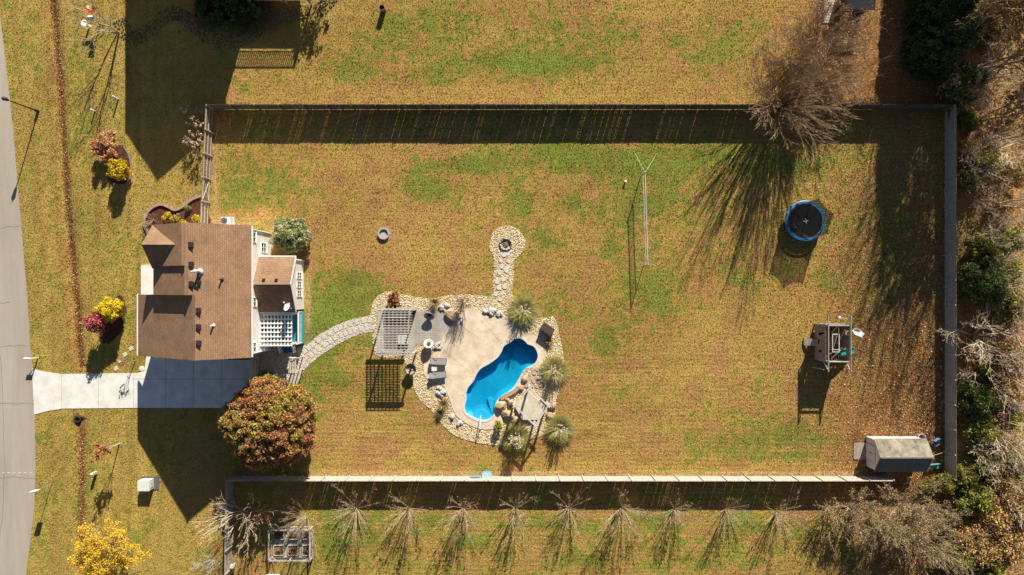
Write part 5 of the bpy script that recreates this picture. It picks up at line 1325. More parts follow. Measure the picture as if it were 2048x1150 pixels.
GP = [(x0 + .06, y0 + .06), (x1 - .06, y0 + .06), (x1 - .06, y1 - .06), (x0 + .06, y1 - .06)]
tagit(sheet('gravel_floor', GP, None, .03, .06, gravelmat('bed_gravel', [(.40, .37, .30), (.50, .47, .38), (.30, .28, .22)], 14)), kind='structure')
mb = MB(); c = T(471, 1126); mb.box((c.x, c.y, .8), (.35, .3, .4)); mb.box((c.x, c.y, .3), (.1, .1, .6)); tagit(mb.build('meter_box', mat('ac_paint', (.5, .5, .5)), origin=c), 'small grey box on a stub post beside the lower dark fence', 'box')
mb = MB(); c = T(548, 1152); mb.box((c.x, c.y, .3), (1.3, .5, .5)); tagit(mb.build('white_chest', M_white, origin=c), 'white chest peeking in at the bottom edge below the timber enclosure', 'chest')

# ================================================================== FRONT YARD THINGS
sl = thing('street_lamp', 'tall black street lamp post at the roadside top left', 'street lamp', T(76.5, 222.5)); c = T(76.5, 222.5)
mb = MB(); mb.lathe([(.16, 0), (.14, .5), (.07, .7), (.05, 4.2), (.05, 4.25)], c, 14); mb.build('post', M_black, sl)
mb = MB(); mb.lathe([(.09, 4.2), (.16, 4.3), (.21, 4.72), (.24, 4.74), (.05, 4.95), (.02, 5.05)], c, 6); mb.build('lantern', M_black, sl)
ss = thing('road_sign', 'white rectangular road sign on a thin post at the lower left kerb', 'road sign', T(103, 968)); c = T(103, 968)
mb = MB(); mb.tube(c, c + Vector((0, 0, 2.95)), .035); mb.build('post', M_steel, ss); mb = MB(); mb.box((c.x, c.y + .05, 2.5), (.6, .015, .76), rz=.1); mb.build('plate', M_white, ss)
ml = thing('mailbox', 'white mailbox on a post where the driveway meets the road', 'mailbox', T(76, 715)); c = T(76, 715)
mb = MB(); mb.box((c.x, c.y, .5), (.11, .11, 1.0)); mb.bar((c.x, c.y, .6), (c.x - .4, c.y, .98), .06, .06); mb.build('post', M_white, ml)
mb = MB(); mb.box((c.x - .28, c.y, 1.1), (.62, .2, .14)); mb.tube((c.x - .59, c.y, 1.17), (c.x + .03, c.y, 1.17), .1, n=16); mb.build('box', M_white, ml)
mb = MB(); mb.box((c.x - .1, c.y + .115, 1.24), (.04, .015, .18)); mb.build('flag', mat('red_flag', (.5, .03, .02), .5), ml)
for i, (x, y, h, lab) in enumerate(((190, 222.5, .65, 'short white marker post left of the neighbour house shadow'), (237, 198, .95, 'white marker post touching the edge of the neighbour house shadow'), (231.5, 306, .8, 'white marker post between the salmon shrub and the yellow bush'))):
    m_ = thing('marker_post', lab, 'post', T(x, y)); c = T(x, y); mb = MB(); mb.tube(c, c + Vector((0, 0, h)), .075, n=10); mb.build('post', M_white, m_); mb = MB(); mb.lathe([(.09, h), (.09, h + .05), (.02, h + .09)], c, 12); mb.build('cap', M_white, m_)
ub = thing('utility_box', 'large pale grey-green utility cabinet on a dark pad in the lower front lawn', 'utility box', T(297, 967)); c = T(297.5, 966)
mb = MB(); mb.box((c.x, c.y, .5), (1.15, 1.0, .95)); mb.build('cabinet', mat('utility_paint', (.56, .58, .50), .5, .08), ub)
mb = MB(); mb.box((c.x, c.y, .99), (1.22, 1.07, .05)); mb.build('lid', mat('utility_lid', (.62, .64, .57), .5, .08), ub)
mb = MB(); mb.box((c.x + .2, c.y + .02, .03), (1.7, 1.35, .12)); mb.build('pad', mat('dark_pad', (.11, .105, .095), .9), ub); mb = MB(); mb.box((c.x + .59, c.y, .5), (.03, .6, .5)); mb.build('vent_panel', mat('utility_lid', (.6, .6, .5)), ub)
pd = thing('utility_pedestal', 'slim pale green utility pedestal right of the leaf-filled swale', 'utility box', T(193, 944)); c = T(193, 944.5)
mb = MB(); mb.box((c.x, c.y, .42), (.26, .24, .84)); mb.build('body', mat('pedestal_green', (.48, .58, .44), .5, .08), pd); mb = MB(); mb.lathe([(.17, .84), (.17, .9), (.02, .98)], c, 4); mb.build('cap', mat('pedestal_green', (.5, .6, .5)), pd)
cv = thing('culvert_pipe', 'black drain pipe mouth in a dark hollow below the driveway', 'pipe', T(155, 838)); c = T(156, 839)
mb = MB(); mb.lathe([(.30, -.3), (.30, .12), (.25, .12), (.25, -.3)], c, 20); mb.build('pipe_rim', M_dark, cv); mb = MB(); mb.lathe([(.01, -.05), (.26, -.05)], c, 16); mb.build('grate', M_black, cv)
br = thing('burn_barrel', 'rusty metal barrel alone in the upper neighbour lawn', 'barrel', T(767, 21)); c = T(767, 22)
mb = MB(); mb.lathe([(.28, 0), (.29, .28), (.305, .3), (.29, .32), (.29, .58), (.305, .6), (.29, .62), (.29, .88), (.27, .88), (.26, .3), (.01, .3)], c, 22); mb.build('drum', mat('rusty_steel', (.10, .04, .03), .8, .4, 7, c2=(.26, .12, .09)), br)
mb = MB(); mb.lathe([(.285, .87), (.30, .90), (.27, .90)], c, 22); mb.build('rim', mat('pale_rust', (.34, .2, .15), .7), br)
bf = thing('bird_feeder', 'white bowl shaped bird bath under the bare tree, top left', 'bird bath', T(179, 52)); c = T(179, 53)
mb = MB(); mb.lathe([(.18, 0), (.10, .1), (.08, .7), (.12, .74)], c, 14); mb.build('pedestal', M_white, bf); mb = MB(); mb.lathe([(.10, .72), (.30, .82), (.34, .9), (.28, .87), (.02, .78)], c, 20); mb.build('bowl', M_white, bf, smooth=True)
bh = thing('bird_house', 'small grey-green bird house on a pole beside the white bird bath', 'bird house', T(201, 47)); c = T(201, 48)
mb = MB(); mb.tube(c, c + Vector((0, 0, 1.3)), .04); mb.build('pole', M_steel, bh); mb = MB(); mb.box((c.x, c.y, 1.45), (.4, .34, .34)); mb.build('house', mat('green_grey', (.26, .34, .27), .7), bh)
mb = MB(); mb.slab([(c.x - .28, c.y - .24, 1.62), (c.x + .28, c.y - .24, 1.62), (c.x + .28, c.y, 1.85), (c.x - .28, c.y, 1.85)], .03); mb.slab([(c.x - .28, c.y, 1.85), (c.x + .28, c.y, 1.85), (c.x + .28, c.y + .24, 1.62), (c.x - .28, c.y + .24, 1.62)], .03); mb.build('roof', mat('pale_grey_paint', (.5, .53, .5), .6), bh)
pw = thing('garden_pinwheel', 'red and yellow garden pinwheel on a stick under the bare tree', 'garden ornament', T(200, 30)); c = T(201, 31)
mb = MB(); mb.tube(c, c + Vector((0, 0, 1.5)), .02); mb.build('stick', M_steel, pw)
for k in range(8):
    a = k * .785; u = Vector((math.cos(a), math.sin(a), 0)); v = Vector((-math.sin(a), math.cos(a), 0)); q = c + Vector((0, 0, 1.5)); mb = MB()
    mb.slab([q, q + u * .45 - v * .1, q + u * .55 + v * .1 + Vector((0, 0, .12)), q + u * .25 + v * .2 + Vector((0, 0, .12))], .015); mb.build('vane', mat('red_enamel', (.55, .03, .02), .4) if k in (0, 5, 6, 7, 4) else mat('yellow_enamel', (.6, .42, .08), .4), pw)
mb = MB(); mb.lathe([(.10, 0), (.28, .02), (.28, .06), (.02, .1)], T(284, 737), 18); tagit(mb.build('paving_disc', M_conc, origin=T(284, 737)), 'small round pale concrete disc at the driveway edge by the little red tree', 'disc')
# brick edging of the front bed
mb = MB(); eg = smooth_loop([(403, 392), (385, 399), (365, 414), (350, 420), (338, 414), (322, 409), (305, 416), (293, 431), (290, 450), (299, 470)], 8, False)
for i in range(len(eg) - 1): mb.bar(T(*eg[i], .09), T(*eg[i + 1], .09), .24, .2 + .006 * (i % 2))
tagit(mb.build('brick_edging', mat('edging_brick', (.26, .17, .12), .9, .3, 4, .3, 20, c2=(.42, .30, .22)), origin=T(340, 430)), 'curving low brick edging round the mulch bed north of the house', 'edging')
for nm, pl_, lab in (('stone_edging', [(247, 292), (258, 310), (263, 335), (260, 358), (248, 370), (226, 368)], 'faint curved stone edging round the yellow bush and salmon shrub island'),):
    mb = MB(); eg = smooth_loop(pl_, 6, False)
    for i in range(len(eg) - 1): mb.bar(T(*eg[i], .03), T(*eg[i + 1], .03), .16, .09 + .005 * (i % 2))
    tagit(mb.build(nm, mat('edging_stone', (.24, .18, .13), .9, .3, 4), origin=T(250, 330)), lab, 'edging')
mb = MB(); eg = smooth_loop([(240, 40), (262, 78), (300, 60), (340, 28), (370, 34), (400, 62), (445, 84), (490, 76), (530, 48), (580, 28), (640, 18), (665, -6)], 8, False)
for i in range(len(eg) - 1):
    for s_ in (-.6, -.3, 0, .3, .6):
        p = T(*eg[i]); dd_ = (T(*eg[i + 1]) - p).normalized(); mb.rock((p.x - dd_.y * s_ + R.uniform(-.12, .12), p.y + dd_.x * s_ + R.uniform(-.1, .1), .06), (.24, .2, .14), i * 3 + int(s_ * 10) + 10, R.uniform(0, 3), sub=1)
tagit(mb.build('rock_border', mat('grey_rubble', (.07, .055, .04), .9, .3, 3, c2=(.16, .13, .095)), origin=T(450, 60)), 'shaded winding border of grey rubble in the neighbour yard', 'rock border', kind='stuff')
# neighbour's dark shed with its ramp at the top right
ns = thing('dark_shed', 'dark shed roof cut off by the top edge beside the bare trees', 'shed', T(1705, 5)); mb = MB(); mb.box((X(1700), Y(0), 1.0), (2.3, 3.2, 2.0)); mb.build('wall', mat('blue_black_wall', (.03, .032, .04), .8, .3, 3), ns)
mb = MB(); mb.slab([(X(1672), Y(36), 2.15), (X(1728), Y(36), 2.15), (X(1728), Y(-36), 2.7), (X(1672), Y(-36), 2.7)], .1); mb.build('roof', mat('blue_black_roof', (.02, .022, .03), .8, .3, 3), ns)
nr = thing('plank_ramp', 'weathered grey plank ramp left of the dark shed at the top edge', 'ramp', T(1655, 20)); mb = MB()
for i in range(12): mb.bar((X(1645), Y(44 - i * 5), .08 + i * .02), (X(1667), Y(44 - i * 5), .08 + i * .02), .23, .05)
mb.build('plank', M_wood3, nr)

# ================================================================== PLANTS
def bare_tree(name, label, cat, loc, seed, h, group=None, bark=M_bark, tipleaf=None, trunk_lv=1, **kw):
    """leafless tree: trunk (thick stems) and crown (branches and twigs), optional dry leaves or seed heads"""
    t = thing(name, label, cat, loc, group); o = np.array(t.location)
    segs, tips = skeleton(seed, h, **kw); s = np.array(segs)
    lo = s[s[:, 0] < trunk_lv][:, 1:]; hi = s[s[:, 0] >= trunk_lv][:, 1:]
    V, F = tubes_np(lo, 6); np_obj('trunk', V + o, F, bark, t, smooth=True)
    V, F = tubes_np(hi, 3); np_obj('crown', V + o, F, bark, t)
    if tipleaf:
        frac, per, size, pal, cr = tipleaf; rr_ = np.random.default_rng(seed); tp_ = np.array([tuple(v) for v in tips]); tp_ = tp_[rr_.random(len(tp_)) < frac]
        V, F, c = clumps(tp_, cr, per, size, pal, seed + 3); np_obj('dry_leaves', V + o, F, M_leafopaque, t, c)
    return t
def zone_idx(C, n, seed, sc=.5):
    q = fbm(C[:, 0] + 40 + C[:, 2], C[:, 1] + 40, sc, 3, seed); q = (q - q.min()) / (np.ptp(q) + 1e-9)
    return np.clip((q * n).astype(int), 0, n - 1)
def leafy(name, label, cat, loc, seed, cen, per, cr, size, pal, group=None, stems=None, core=None, m=None, trunk_h=1.0, jit=.22, zone=False):
    t = thing(name, label, cat, loc, group); o = np.array(t.location)
    V, F, c = clumps(cen, cr, per, size, pal, seed, jit=jit)
    if zone:
        zi = np.repeat(zone_idx(np.asarray(cen), len(pal), seed), per); rz_ = np.random.default_rng(seed); zi = np.where(rz_.random(len(zi)) < .5, rz_.integers(0, len(pal), len(zi)), zi); c = leaf_cols(len(zi), pal, seed + 2, zi, jit)
    if core is not None:
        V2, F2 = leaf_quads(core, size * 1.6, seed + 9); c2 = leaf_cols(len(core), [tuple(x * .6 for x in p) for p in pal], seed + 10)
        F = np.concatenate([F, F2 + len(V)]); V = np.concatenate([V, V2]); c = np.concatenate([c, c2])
    np_obj('crown', V + o, F, m or M_leaf, t, c)
    segs, _ = skeleton(seed, trunk_h, **(stems or dict(stems=4, kids=(3, 2), r0=.05, lean=(.2, .6), L0=.6)))
    V, F = tubes_np(np.array(segs)[:, 1:], 5); np_obj('trunk', V + o, F, M_barkd, t)
    return t
YEL = [(0.732, 0.488, 0.015), (0.61, 0.439, 0.018), (0.805, 0.561, 0.037), (0.439, 0.342, 0.018), (0.549, 0.439, 0.037)]
RED = [(0.39, 0.083, 0.09), (0.51, 0.135, 0.128), (0.3, 0.053, 0.075), (0.6, 0.21, 0.18)]
SAL = [(0.567, 0.257, 0.108), (0.675, 0.365, 0.176), (0.459, 0.189, 0.081), (0.756, 0.486, 0.297)]
MAPLE = [(.40, .12, .07), (.50, .22, .08), (.34, .09, .06), (.48, .22, .13), (.50, .30, .09), (.44, .36, .07), (.26, .27, .04), (.38, .35, .06), (.20, .22, .04)]
EVG = [(.06, .095, .028), (.09, .135, .035), (.13, .17, .05), (.045, .07, .022)]
OLV = [(.20, .22, .04), (.27, .27, .055), (.13, .17, .03), (.34, .31, .08), (.16, .15, .03)]
GLD = [(.48, .29, .09), (.38, .21, .07), (.56, .38, .14), (.32, .24, .06), (.50, .34, .17)]
BRN = [(.20, .10, .05), (.28, .15, .08), (.14, .07, .04), (.34, .20, .12)]
PNK = [(.44, .24, .18), (.36, .17, .13), (.54, .35, .27), (.30, .19, .11)]

# big turning tree by the driveway
c = T(563, 832); cen = dome(900, 4.35, 4.2, 3.2, 5, 3.4, .90, -.4, .6)
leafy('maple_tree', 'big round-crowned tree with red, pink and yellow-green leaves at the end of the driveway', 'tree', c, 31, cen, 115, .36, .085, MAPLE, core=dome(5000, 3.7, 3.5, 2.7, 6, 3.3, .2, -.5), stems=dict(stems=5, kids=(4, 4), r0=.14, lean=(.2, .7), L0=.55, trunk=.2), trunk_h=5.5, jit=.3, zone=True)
# blue-green conifer behind the sunroom
c = T(590, 472); cen = np.concatenate([dome(150, 1.75, 1.75, 1.5, 3, 1.3, .8, -.4), dome(40, .9, .9, 1.1, 4, 2.3, .7, -.2)])
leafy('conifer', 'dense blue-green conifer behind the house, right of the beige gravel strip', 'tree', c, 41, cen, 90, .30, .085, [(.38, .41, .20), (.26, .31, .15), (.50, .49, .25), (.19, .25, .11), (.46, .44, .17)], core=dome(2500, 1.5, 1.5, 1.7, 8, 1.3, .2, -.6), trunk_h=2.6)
# front yard islands
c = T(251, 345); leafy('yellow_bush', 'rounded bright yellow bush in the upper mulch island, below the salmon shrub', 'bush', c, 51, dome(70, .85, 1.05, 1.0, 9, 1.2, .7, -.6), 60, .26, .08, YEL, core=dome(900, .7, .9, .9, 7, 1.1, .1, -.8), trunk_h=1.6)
c = T(222, 299); bare_tree('salmon_shrub', 'salmon-orange thin-leaved shrub at the top of the upper mulch island', 'shrub', c, 52, 2.3, tipleaf=(.95, 10, .065, SAL, .18), stems=10, lean=(.3, .9), r0=.03, kids=(4, 3, 3), L0=.55)
c = T(241, 617); leafy('yellow_bush', 'bright yellow leafy tree behind the crimson shrub in the lower mulch island', 'bush', c, 53, dome(90, 1.05, 1.0, 1.3, 11, 1.7, .7, -.6), 60, .27, .08, [(.80, .60, .014), (.72, .55, .018), (.58, .48, .025), (.84, .66, .04)], core=dome(1100, .85, .8, 1.1, 12, 1.6, .1, -.8), trunk_h=2.4)
c = T(216, 643); t = leafy('crimson_shrub', 'crimson japanese style small tree beside the yellow one in the lower mulch island', 'shrub', c, 54, dome(80, .95, .95, .9, 13, 2.1, .6, -.7), 34, .28, .085, RED, core=dome(300, .7, .7, .7, 14, 2, .1, -.8), trunk_h=2.6, m=M_leafopaque)
c = T(271, 722); bare_tree('small_red_tree', 'tiny red-leaved ornamental tree by the driveway edge near the stepping stones', 'tree', c, 55, 2.0, bark=M_barkd, tipleaf=(.6, 6, .06, RED, .1), stems=3, lean=(.1, .4), r0=.03, kids=(3, 2), L0=.45, trunk=.35)
c = T(239, 887); bare_tree('young_tree', 'thin young tree with sparse orange leaves in the lower front lawn', 'tree', c, 56, 3.8, bark=M_woodpale, tipleaf=(.75, 7, .09, [(.45, .17, .05), (.55, .28, .10), (.38, .12, .04)], .2), stems=4, lean=(.12, .5), r0=.035, kids=(4, 3), L0=.36, trunk=.42)
c = T(246, 1074); t = bare_tree('golden_tree', 'large golden yellow tree cut by the bottom edge in the front lawn', 'tree', c, 57, 6.0, bark=M_barkd, tipleaf=(.95, 20, .065, [(.76, .47, .03), (.64, .40, .03), (.82, .54, .07), (.50, .30, .03), (.60, .44, .05)], .36), stems=7, lean=(.2, .85), r0=.08, kids=(5, 4, 3), L0=.5, trunk=.12, upb=.03)
c = T(237, 66); bare_tree('bare_tree', 'leafless pale tree at the top left with three long trunk shadows', 'tree', c, 58, 6.5, stems=4, lean=(.15, .45), r0=.09, kids=(4, 3, 3), L0=.6, ang=(.3, .7))
# shrubs in the brick edged bed
for i, (x, y, r_, pal, lab) in enumerate(((340, 436, .50, YEL, 'yellow shrub in the brick-edged bed, leftmost of the yellow ones'), (358, 438, .42, [(.50, .40, .10), (.58, .46, .18), (.42, .33, .06)], 'pale yellow shrub in the middle of the brick-edged bed'), (370, 446, .34, YEL, 'small yellow shrub against the roof edge in the brick-edged bed'), (396, 438, .42, YEL, 'yellow shrub in the brick-edged bed beside the left fence'), (378, 416, .22, [(.25, .30, .08), (.34, .36, .14)], 'tiny pale green plant alone in the red mulch of the brick-edged bed'))):
    c = T(x, y); leafy('shrub', lab, 'shrub', c, 60 + i, dome(22, r_, r_, r_ * 1.1, i, r_ * .9, .6, -.6), 40, .16, .06, pal, trunk_h=.7)
c = T(305, 441); bare_tree('twiggy_shrub', 'bare twiggy grey shrub in the left end of the brick-edged bed', 'shrub', c, 66, 1.3, bark=M_bark, stems=10, lean=(.3, 1.1), r0=.022, kids=(4, 3), L0=.7)
for i, (x, y, lab) in enumerate(((398, 243, 'pale flowered shrub outside the left fence, upper of two'), (398, 292, 'pale flowered shrub outside the left fence, lower of two'))):
    bare_tree('flowering_shrub', lab, 'shrub', T(x, y), 67 + i, 1.9, bark=M_barkd, tipleaf=(.55, 5, .085, [(.52, .38, .28), (.42, .26, .16), (.26, .14, .07), (.60, .48, .38)], .15), stems=8, lean=(.2, .9), r0=.025, kids=(3, 3), L0=.6)
# neighbour's hedge and shrubs in the shade at the top
leafy('round_hedge', 'large dark round hedge in the shade at the top edge', 'hedge', T(455, 22), 71, dome(160, 3.1, 1.8, 1.2, 15, .6, .75, -.1), 60, .34, .10, EVG, core=dome(1500, 2.7, 1.5, .9, 16, .6, .2, -.1), trunk_h=1.4)
bare_tree('tall_shrub', 'tall twiggy shrub with tan leaves at the top edge, right of the porch shadow', 'shrub', T(645, 0), 72, 2.9, bark=M_barkd, tipleaf=(.8, 7, .10, [(.40, .28, .15), (.30, .2, .1), (.1, .1, .03)], .22), stems=9, lean=(.1, .55), r0=.035, kids=(4, 3), L0=.7)
# pampas grass
M_blade = leafmat('pampas_blade', .7, .3)
def pampas(label, px, py, seed, R0=1.62, plumes=36):
    t = thing('pampas_grass', label, 'ornamental grass', T(px, py), 'pampas clumps round the pool'); o = np.array(t.location); rr_ = np.random.default_rng(seed)
    n = 1500; a = rr_.uniform(0, 6.283, n); L = R0 * rr_.uniform(.55, 1.12, n); el = rr_.uniform(.25, 1.35, n)
    b = rr_.uniform(0, .3, n); base = np.stack([np.cos(a) * b, np.sin(a) * b, np.zeros(n)], 1)
    dr = np.stack([np.cos(a), np.sin(a)], 1); side = np.stack([-np.sin(a), np.cos(a), np.zeros(n)], 1) * rr_.uniform(.014, .026, n)[:, None]
    rows = []
    for k, (f, w) in enumerate(((0, 1), (.35, 1), (.7, .8), (1.0, .15))):
        rad = L * np.sin(1.571 - el) * f ** .9 + L * .55 * f * f * np.cos(1.571 - el); zz = L * 1.15 * np.sin(el) * (f - .52 * f * f)
        p = base + np.stack([dr[:, 0] * rad * .85, dr[:, 1] * rad * .85, zz], 1); rows += [p - side * w, p + side * w]
    V = np.stack(rows, 1).reshape(-1, 3); i0 = (np.arange(n) * 8)[:, None]
    F = np.concatenate([i0 + np.array([[2 * k, 2 * k + 1, 2 * k + 3, 2 * k + 2]]) for k in range(3)])
    pal = np.array([(.34, .33, .085), (.44, .41, .12), (.24, .27, .06), (.52, .46, .18), (.56, .48, .24)])[rr_.integers(0, 5, n)] * (1 + rr_.normal(0, .18, (n, 1)))
    c = np.repeat(np.clip(pal, .01, .8), 8, 0); np_obj('blades', V + o, F, M_blade, t, c)
    segs = []; C = []; cc = []
    for k in range(plumes):
        a_, l = rr_.uniform(0, 6.283), rr_.uniform(.03, .42); h = rr_.uniform(1.4, 2.1); d = np.array([math.cos(a_) * math.sin(l), math.sin(a_) * math.sin(l), math.cos(l)])
        p0 = d * .2; p1 = d * h; segs.append((*p0, *p1, .008, .006)); m_ = 26; f = rr_.random(m_); w = .05 * np.sin(np.pi * np.clip(f * .9 + .08, 0, 1)); C.append(p1 + np.outer((f - .35) * .55, d) + rr_.normal(size=(m_, 3)) * w[:, None] * .8)
    C = np.concatenate(C); V, F = leaf_quads(C, .045, seed); np_obj('plumes', V + o, F, M_leafopaque, t, leaf_cols(len(C), [(.60, .50, .34), (.70, .62, .48), (.46, .36, .22)], seed + 1))
    V, F = tubes_np(segs, 3); np_obj('stalks', V + o, F, M_woodpale, t)
pampas('pampas grass clump at the top right of the pool deck below the gravel walk', 1046.5, 619, 81)
pampas('pampas grass clump right of the pool, beside the tan flagstones', 1108, 739, 82, 1.5, 48)
pampas('pampas grass clump at the lower right outside the gravel, beside the tan boulders', 1120, 856, 83, 1.55, 36)
pampas('pampas grass clump with the most white plumes, below the diamond timber frame', 1032, 872, 84, 1.55, 75)
# other pool bed plants
bare_tree('twiggy_shrub', 'brown twiggy shrub behind the largest tan boulder by the pool deck', 'shrub', T(926, 606), 85, 2.1, bark=mat('reddish_bark', (.14, .07, .05), .9, .3, 5, c2=(.30, .18, .12)), stems=22, lean=(.05, .62), r0=.018, kids=(5, 3), L0=.72, ang=(.15, .45))
bare_tree('rust_shrub', 'rust-orange shrub at the top corner of the grey pergola', 'shrub', T(790, 599), 86, 1.2, bark=M_barkd, tipleaf=(.8, 6, .075, [(.36, .14, .05), (.46, .24, .08), (.24, .08, .03)], .14), stems=10, lean=(.3, 1.1), r0=.02, kids=(4, 3), L0=.6)
def tuft(px, py, label, seed, r_, pal, n=260):
    t = thing('grass_clump', label, 'ornamental grass', T(px, py)); o = np.array(t.location); rr_ = np.random.default_rng(seed)
    a = rr_.uniform(0, 6.283, n); l = rr_.uniform(.1, 1.2, n); L = r_ * rr_.uniform(.6, 1.3, n); side = np.stack([-np.sin(a), np.cos(a), 0 * a], 1) * .014
    m_ = np.stack([np.cos(a) * np.sin(l) * L * .6, np.sin(a) * np.sin(l) * L * .6, np.cos(l) * L * .8], 1); e = np.stack([np.cos(a) * np.sin(l) * L * 1.1, np.sin(a) * np.sin(l) * L * 1.1, np.cos(l) * L * .85], 1)
    V = np.stack([-side, side, m_ + side, m_ - side, e], 1).reshape(-1, 3) + o; i0 = (np.arange(n) * 5)[:, None]
    c = np.array(pal)[rr_.integers(0, len(pal), n)] * (1 + rr_.normal(0, .2, (n, 1)))
    np_obj('blades', V, [i0 + np.array([[0, 1, 2, 3]]), i0 + np.array([[3, 2, 4]])], M_blade, t, np.repeat(np.clip(c, .01, .8), 5, 0))
    V, F = leaf_quads(o + rr_.normal(0, r_ * .25, (60, 3)) * np.array([1, 1, .3]) + np.array([0, 0, .08]), .06, seed); np_obj('thatch', V, F, M_leafopaque, t, leaf_cols(60, [(.2, .12, .05)], 3))
STR = [(.46, .32, .13), (.36, .24, .09), (.55, .42, .22), (.28, .22, .08)]
tuft(870, 606, 'straw-coloured grass clump in gravel above the upper saucer chair', 87, .85, STR); tuft(887, 808, 'straw-coloured grass clump at the left edge of the gravel, below the white rocks', 88, .95, STR)
tuft(1098, 683, 'small straw grass clump below the dark storage box', 89, .6, STR); tuft(880, 826, 'grey-green grass clump under the straw clump at the left gravel edge', 90, .6, [(.15, .14, .07), (.2, .18, .1)])
leafy('yellow_shrub', 'small yellow-green shrub at the pool deck right of the handrail', 'shrub', T(997, 848), 91, dome(30, .38, .45, .6, 3, .6, .6, -.6), 40, .16, .055, [(.50, .40, .02), (.30, .30, .03), (.18, .22, .03)], trunk_h=.9)
# crepe myrtles along the bottom fence
SEED = [(.34, .21, .12), (.26, .15, .08), (.20, .11, .06)]
ordn = ['first', 'second', 'third', 'fourth', 'fifth', 'sixth', 'seventh', 'eighth', 'ninth', 'tenth', 'eleventh']
M_crepe = mat('crepe_tan_bark', (.40, .30, .19), .85, .3, 6, .3, 30, c2=(.64, .50, .33)); protos = []; M_cm = mat('crepe_bark', (.56, .455, .32), .85, .3, 6, .3, 30, c2=(.82, .68, .48))
for i, (x, y) in enumerate(((612, 1032), (713, 1017), (818, 1017), (927, 1017), (1031, 1017), (1138, 1016), (1243, 1016), (1349, 1018), (1452, 1018), (1553, 1024), (1655, 1018))):
    lab = 'leafless crepe myrtle, %s from the left in the row below the bottom fence' % ordn[i]; loc = T(x, y)
    if i < 4: t = bare_tree('crepe_myrtle', lab, 'tree', loc, 200 + i, 3.5, 'row of crepe myrtles', bark=M_crepe, tipleaf=(.22, 6, .05, SEED, .10), stems=30, lean=(.08, .98), r0=.022, rmin=.006, kids=(4, 3), L0=.84, ang=(.10, .34), ratio=.42, wob=.035, upb=.03); protos.append(t)
    else: t = copy_thing(protos[i % 4], loc, i * 1.3, label=lab)
    if i != 2: s_ = R.uniform(.78, 1.12); t.scale = (s_, s_, s_)
# bare trees left of the vegetable beds and at the bottom left
bare_tree('bare_tree', 'pale leafless many-branched tree beside the lower dark fence', 'tree', T(494, 1024), 110, 5.0, bark=M_cm, stems=12, lean=(.35, 1.1), r0=.05, rmin=.010, kids=(4, 3, 2), L0=.66, ang=(.2, .55))
bare_tree('rust_shrub', 'reddish half-bare shrub between the lower fence and the timber enclosure', 'shrub', T(525, 1030), 111, 3.0, bark=M_barkd, tipleaf=(.45, 5, .09, [(.22, .08, .05), (.3, .13, .08), (.15, .05, .03)], .2), stems=8, lean=(.2, .8), r0=.035, kids=(4, 3), L0=.6)
bare_tree('twiggy_shrub', 'pale twiggy shrub at the bottom edge outside the lower dark fence', 'shrub', T(428, 1118), 112, 2.3, bark=M_woodpale, stems=14, lean=(.2, .9), r0=.02, kids=(4, 3), L0=.65)
bare_tree('twiggy_shrub', 'dark leafless shrub poking out under the big round tree at the fence corner', 'shrub', T(478, 945), 113, 2.2, bark=M_barkd, stems=12, lean=(.3, 1.0), r0=.02, kids=(4, 3), L0=.6)
leafy('low_hedge', 'dark low bush beside the end of the driveway under the big round tree', 'bush', T(540, 757), 114, dome(30, 1.1, .9, .5, 3, .3, .6, -.1), 40, .28, .08, EVG, trunk_h=.7)
# bare trees over the long top fence
TAN = [(.44, .29, .16), (.34, .21, .12), (.52, .37, .22)]
BROOM = dict(wob=.05, ang=(.12, .38), upb=.03)
bare_tree('bare_tree', 'wide leafless tree hanging over the long top fence, casting the fan shadow', 'tree', T(1553, 208), 120, 8.2, bark=M_barkd, stems=38, lean=(.08, .85), r0=.062, rmin=.0115, kids=(5, 4, 3), L0=.72, ratio=.5, **BROOM)
bare_tree('bare_tree', 'low pale leafless tree at the foot of the long top fence', 'tree', T(1560, 206), 119, 4.8, bark=M_barkd, stems=34, lean=(.3, 1.25), r0=.032, rmin=.010, kids=(5, 3, 2), L0=.74, ratio=.5, **BROOM)
bare_tree('bare_tree', 'leafless brown tree above the long top fence, below the plank ramp', 'tree', T(1618, 132), 121, 5.6, bark=M_barkd, stems=40, lean=(.2, 1.3), r0=.045, rmin=.010, kids=(5, 4, 3), L0=.74, ratio=.5, tipleaf=(.3, 4, .05, BRN + TAN, .25), **BROOM)
bare_tree('bare_tree', 'leafless brown tree near the plank ramp at the top edge', 'tree', T(1632, 90), 122, 5.0, bark=M_barkd, stems=34, lean=(.2, 1.3), r0=.04, rmin=.010, kids=(5, 4, 3), L0=.74, ratio=.5, tipleaf=(.3, 4, .05, BRN + TAN, .25), **BROOM)
leafy('low_brush', 'strip of tan dead brush above the long top fence, right of the bare trees', 'brush', T(1710, 196), 123, np.stack([np.linspace(-4, 2.4, 40) + np.random.default_rng(3).normal(0, .3, 40), -.035 * np.linspace(-4, 2.4, 40) * 2 + np.random.default_rng(4).normal(0, .28, 40), np.full(40, .25)], 1), 36, .34, .06, [(.46, .30, .15), (.36, .22, .10), (.54, .38, .22)], trunk_h=.6)
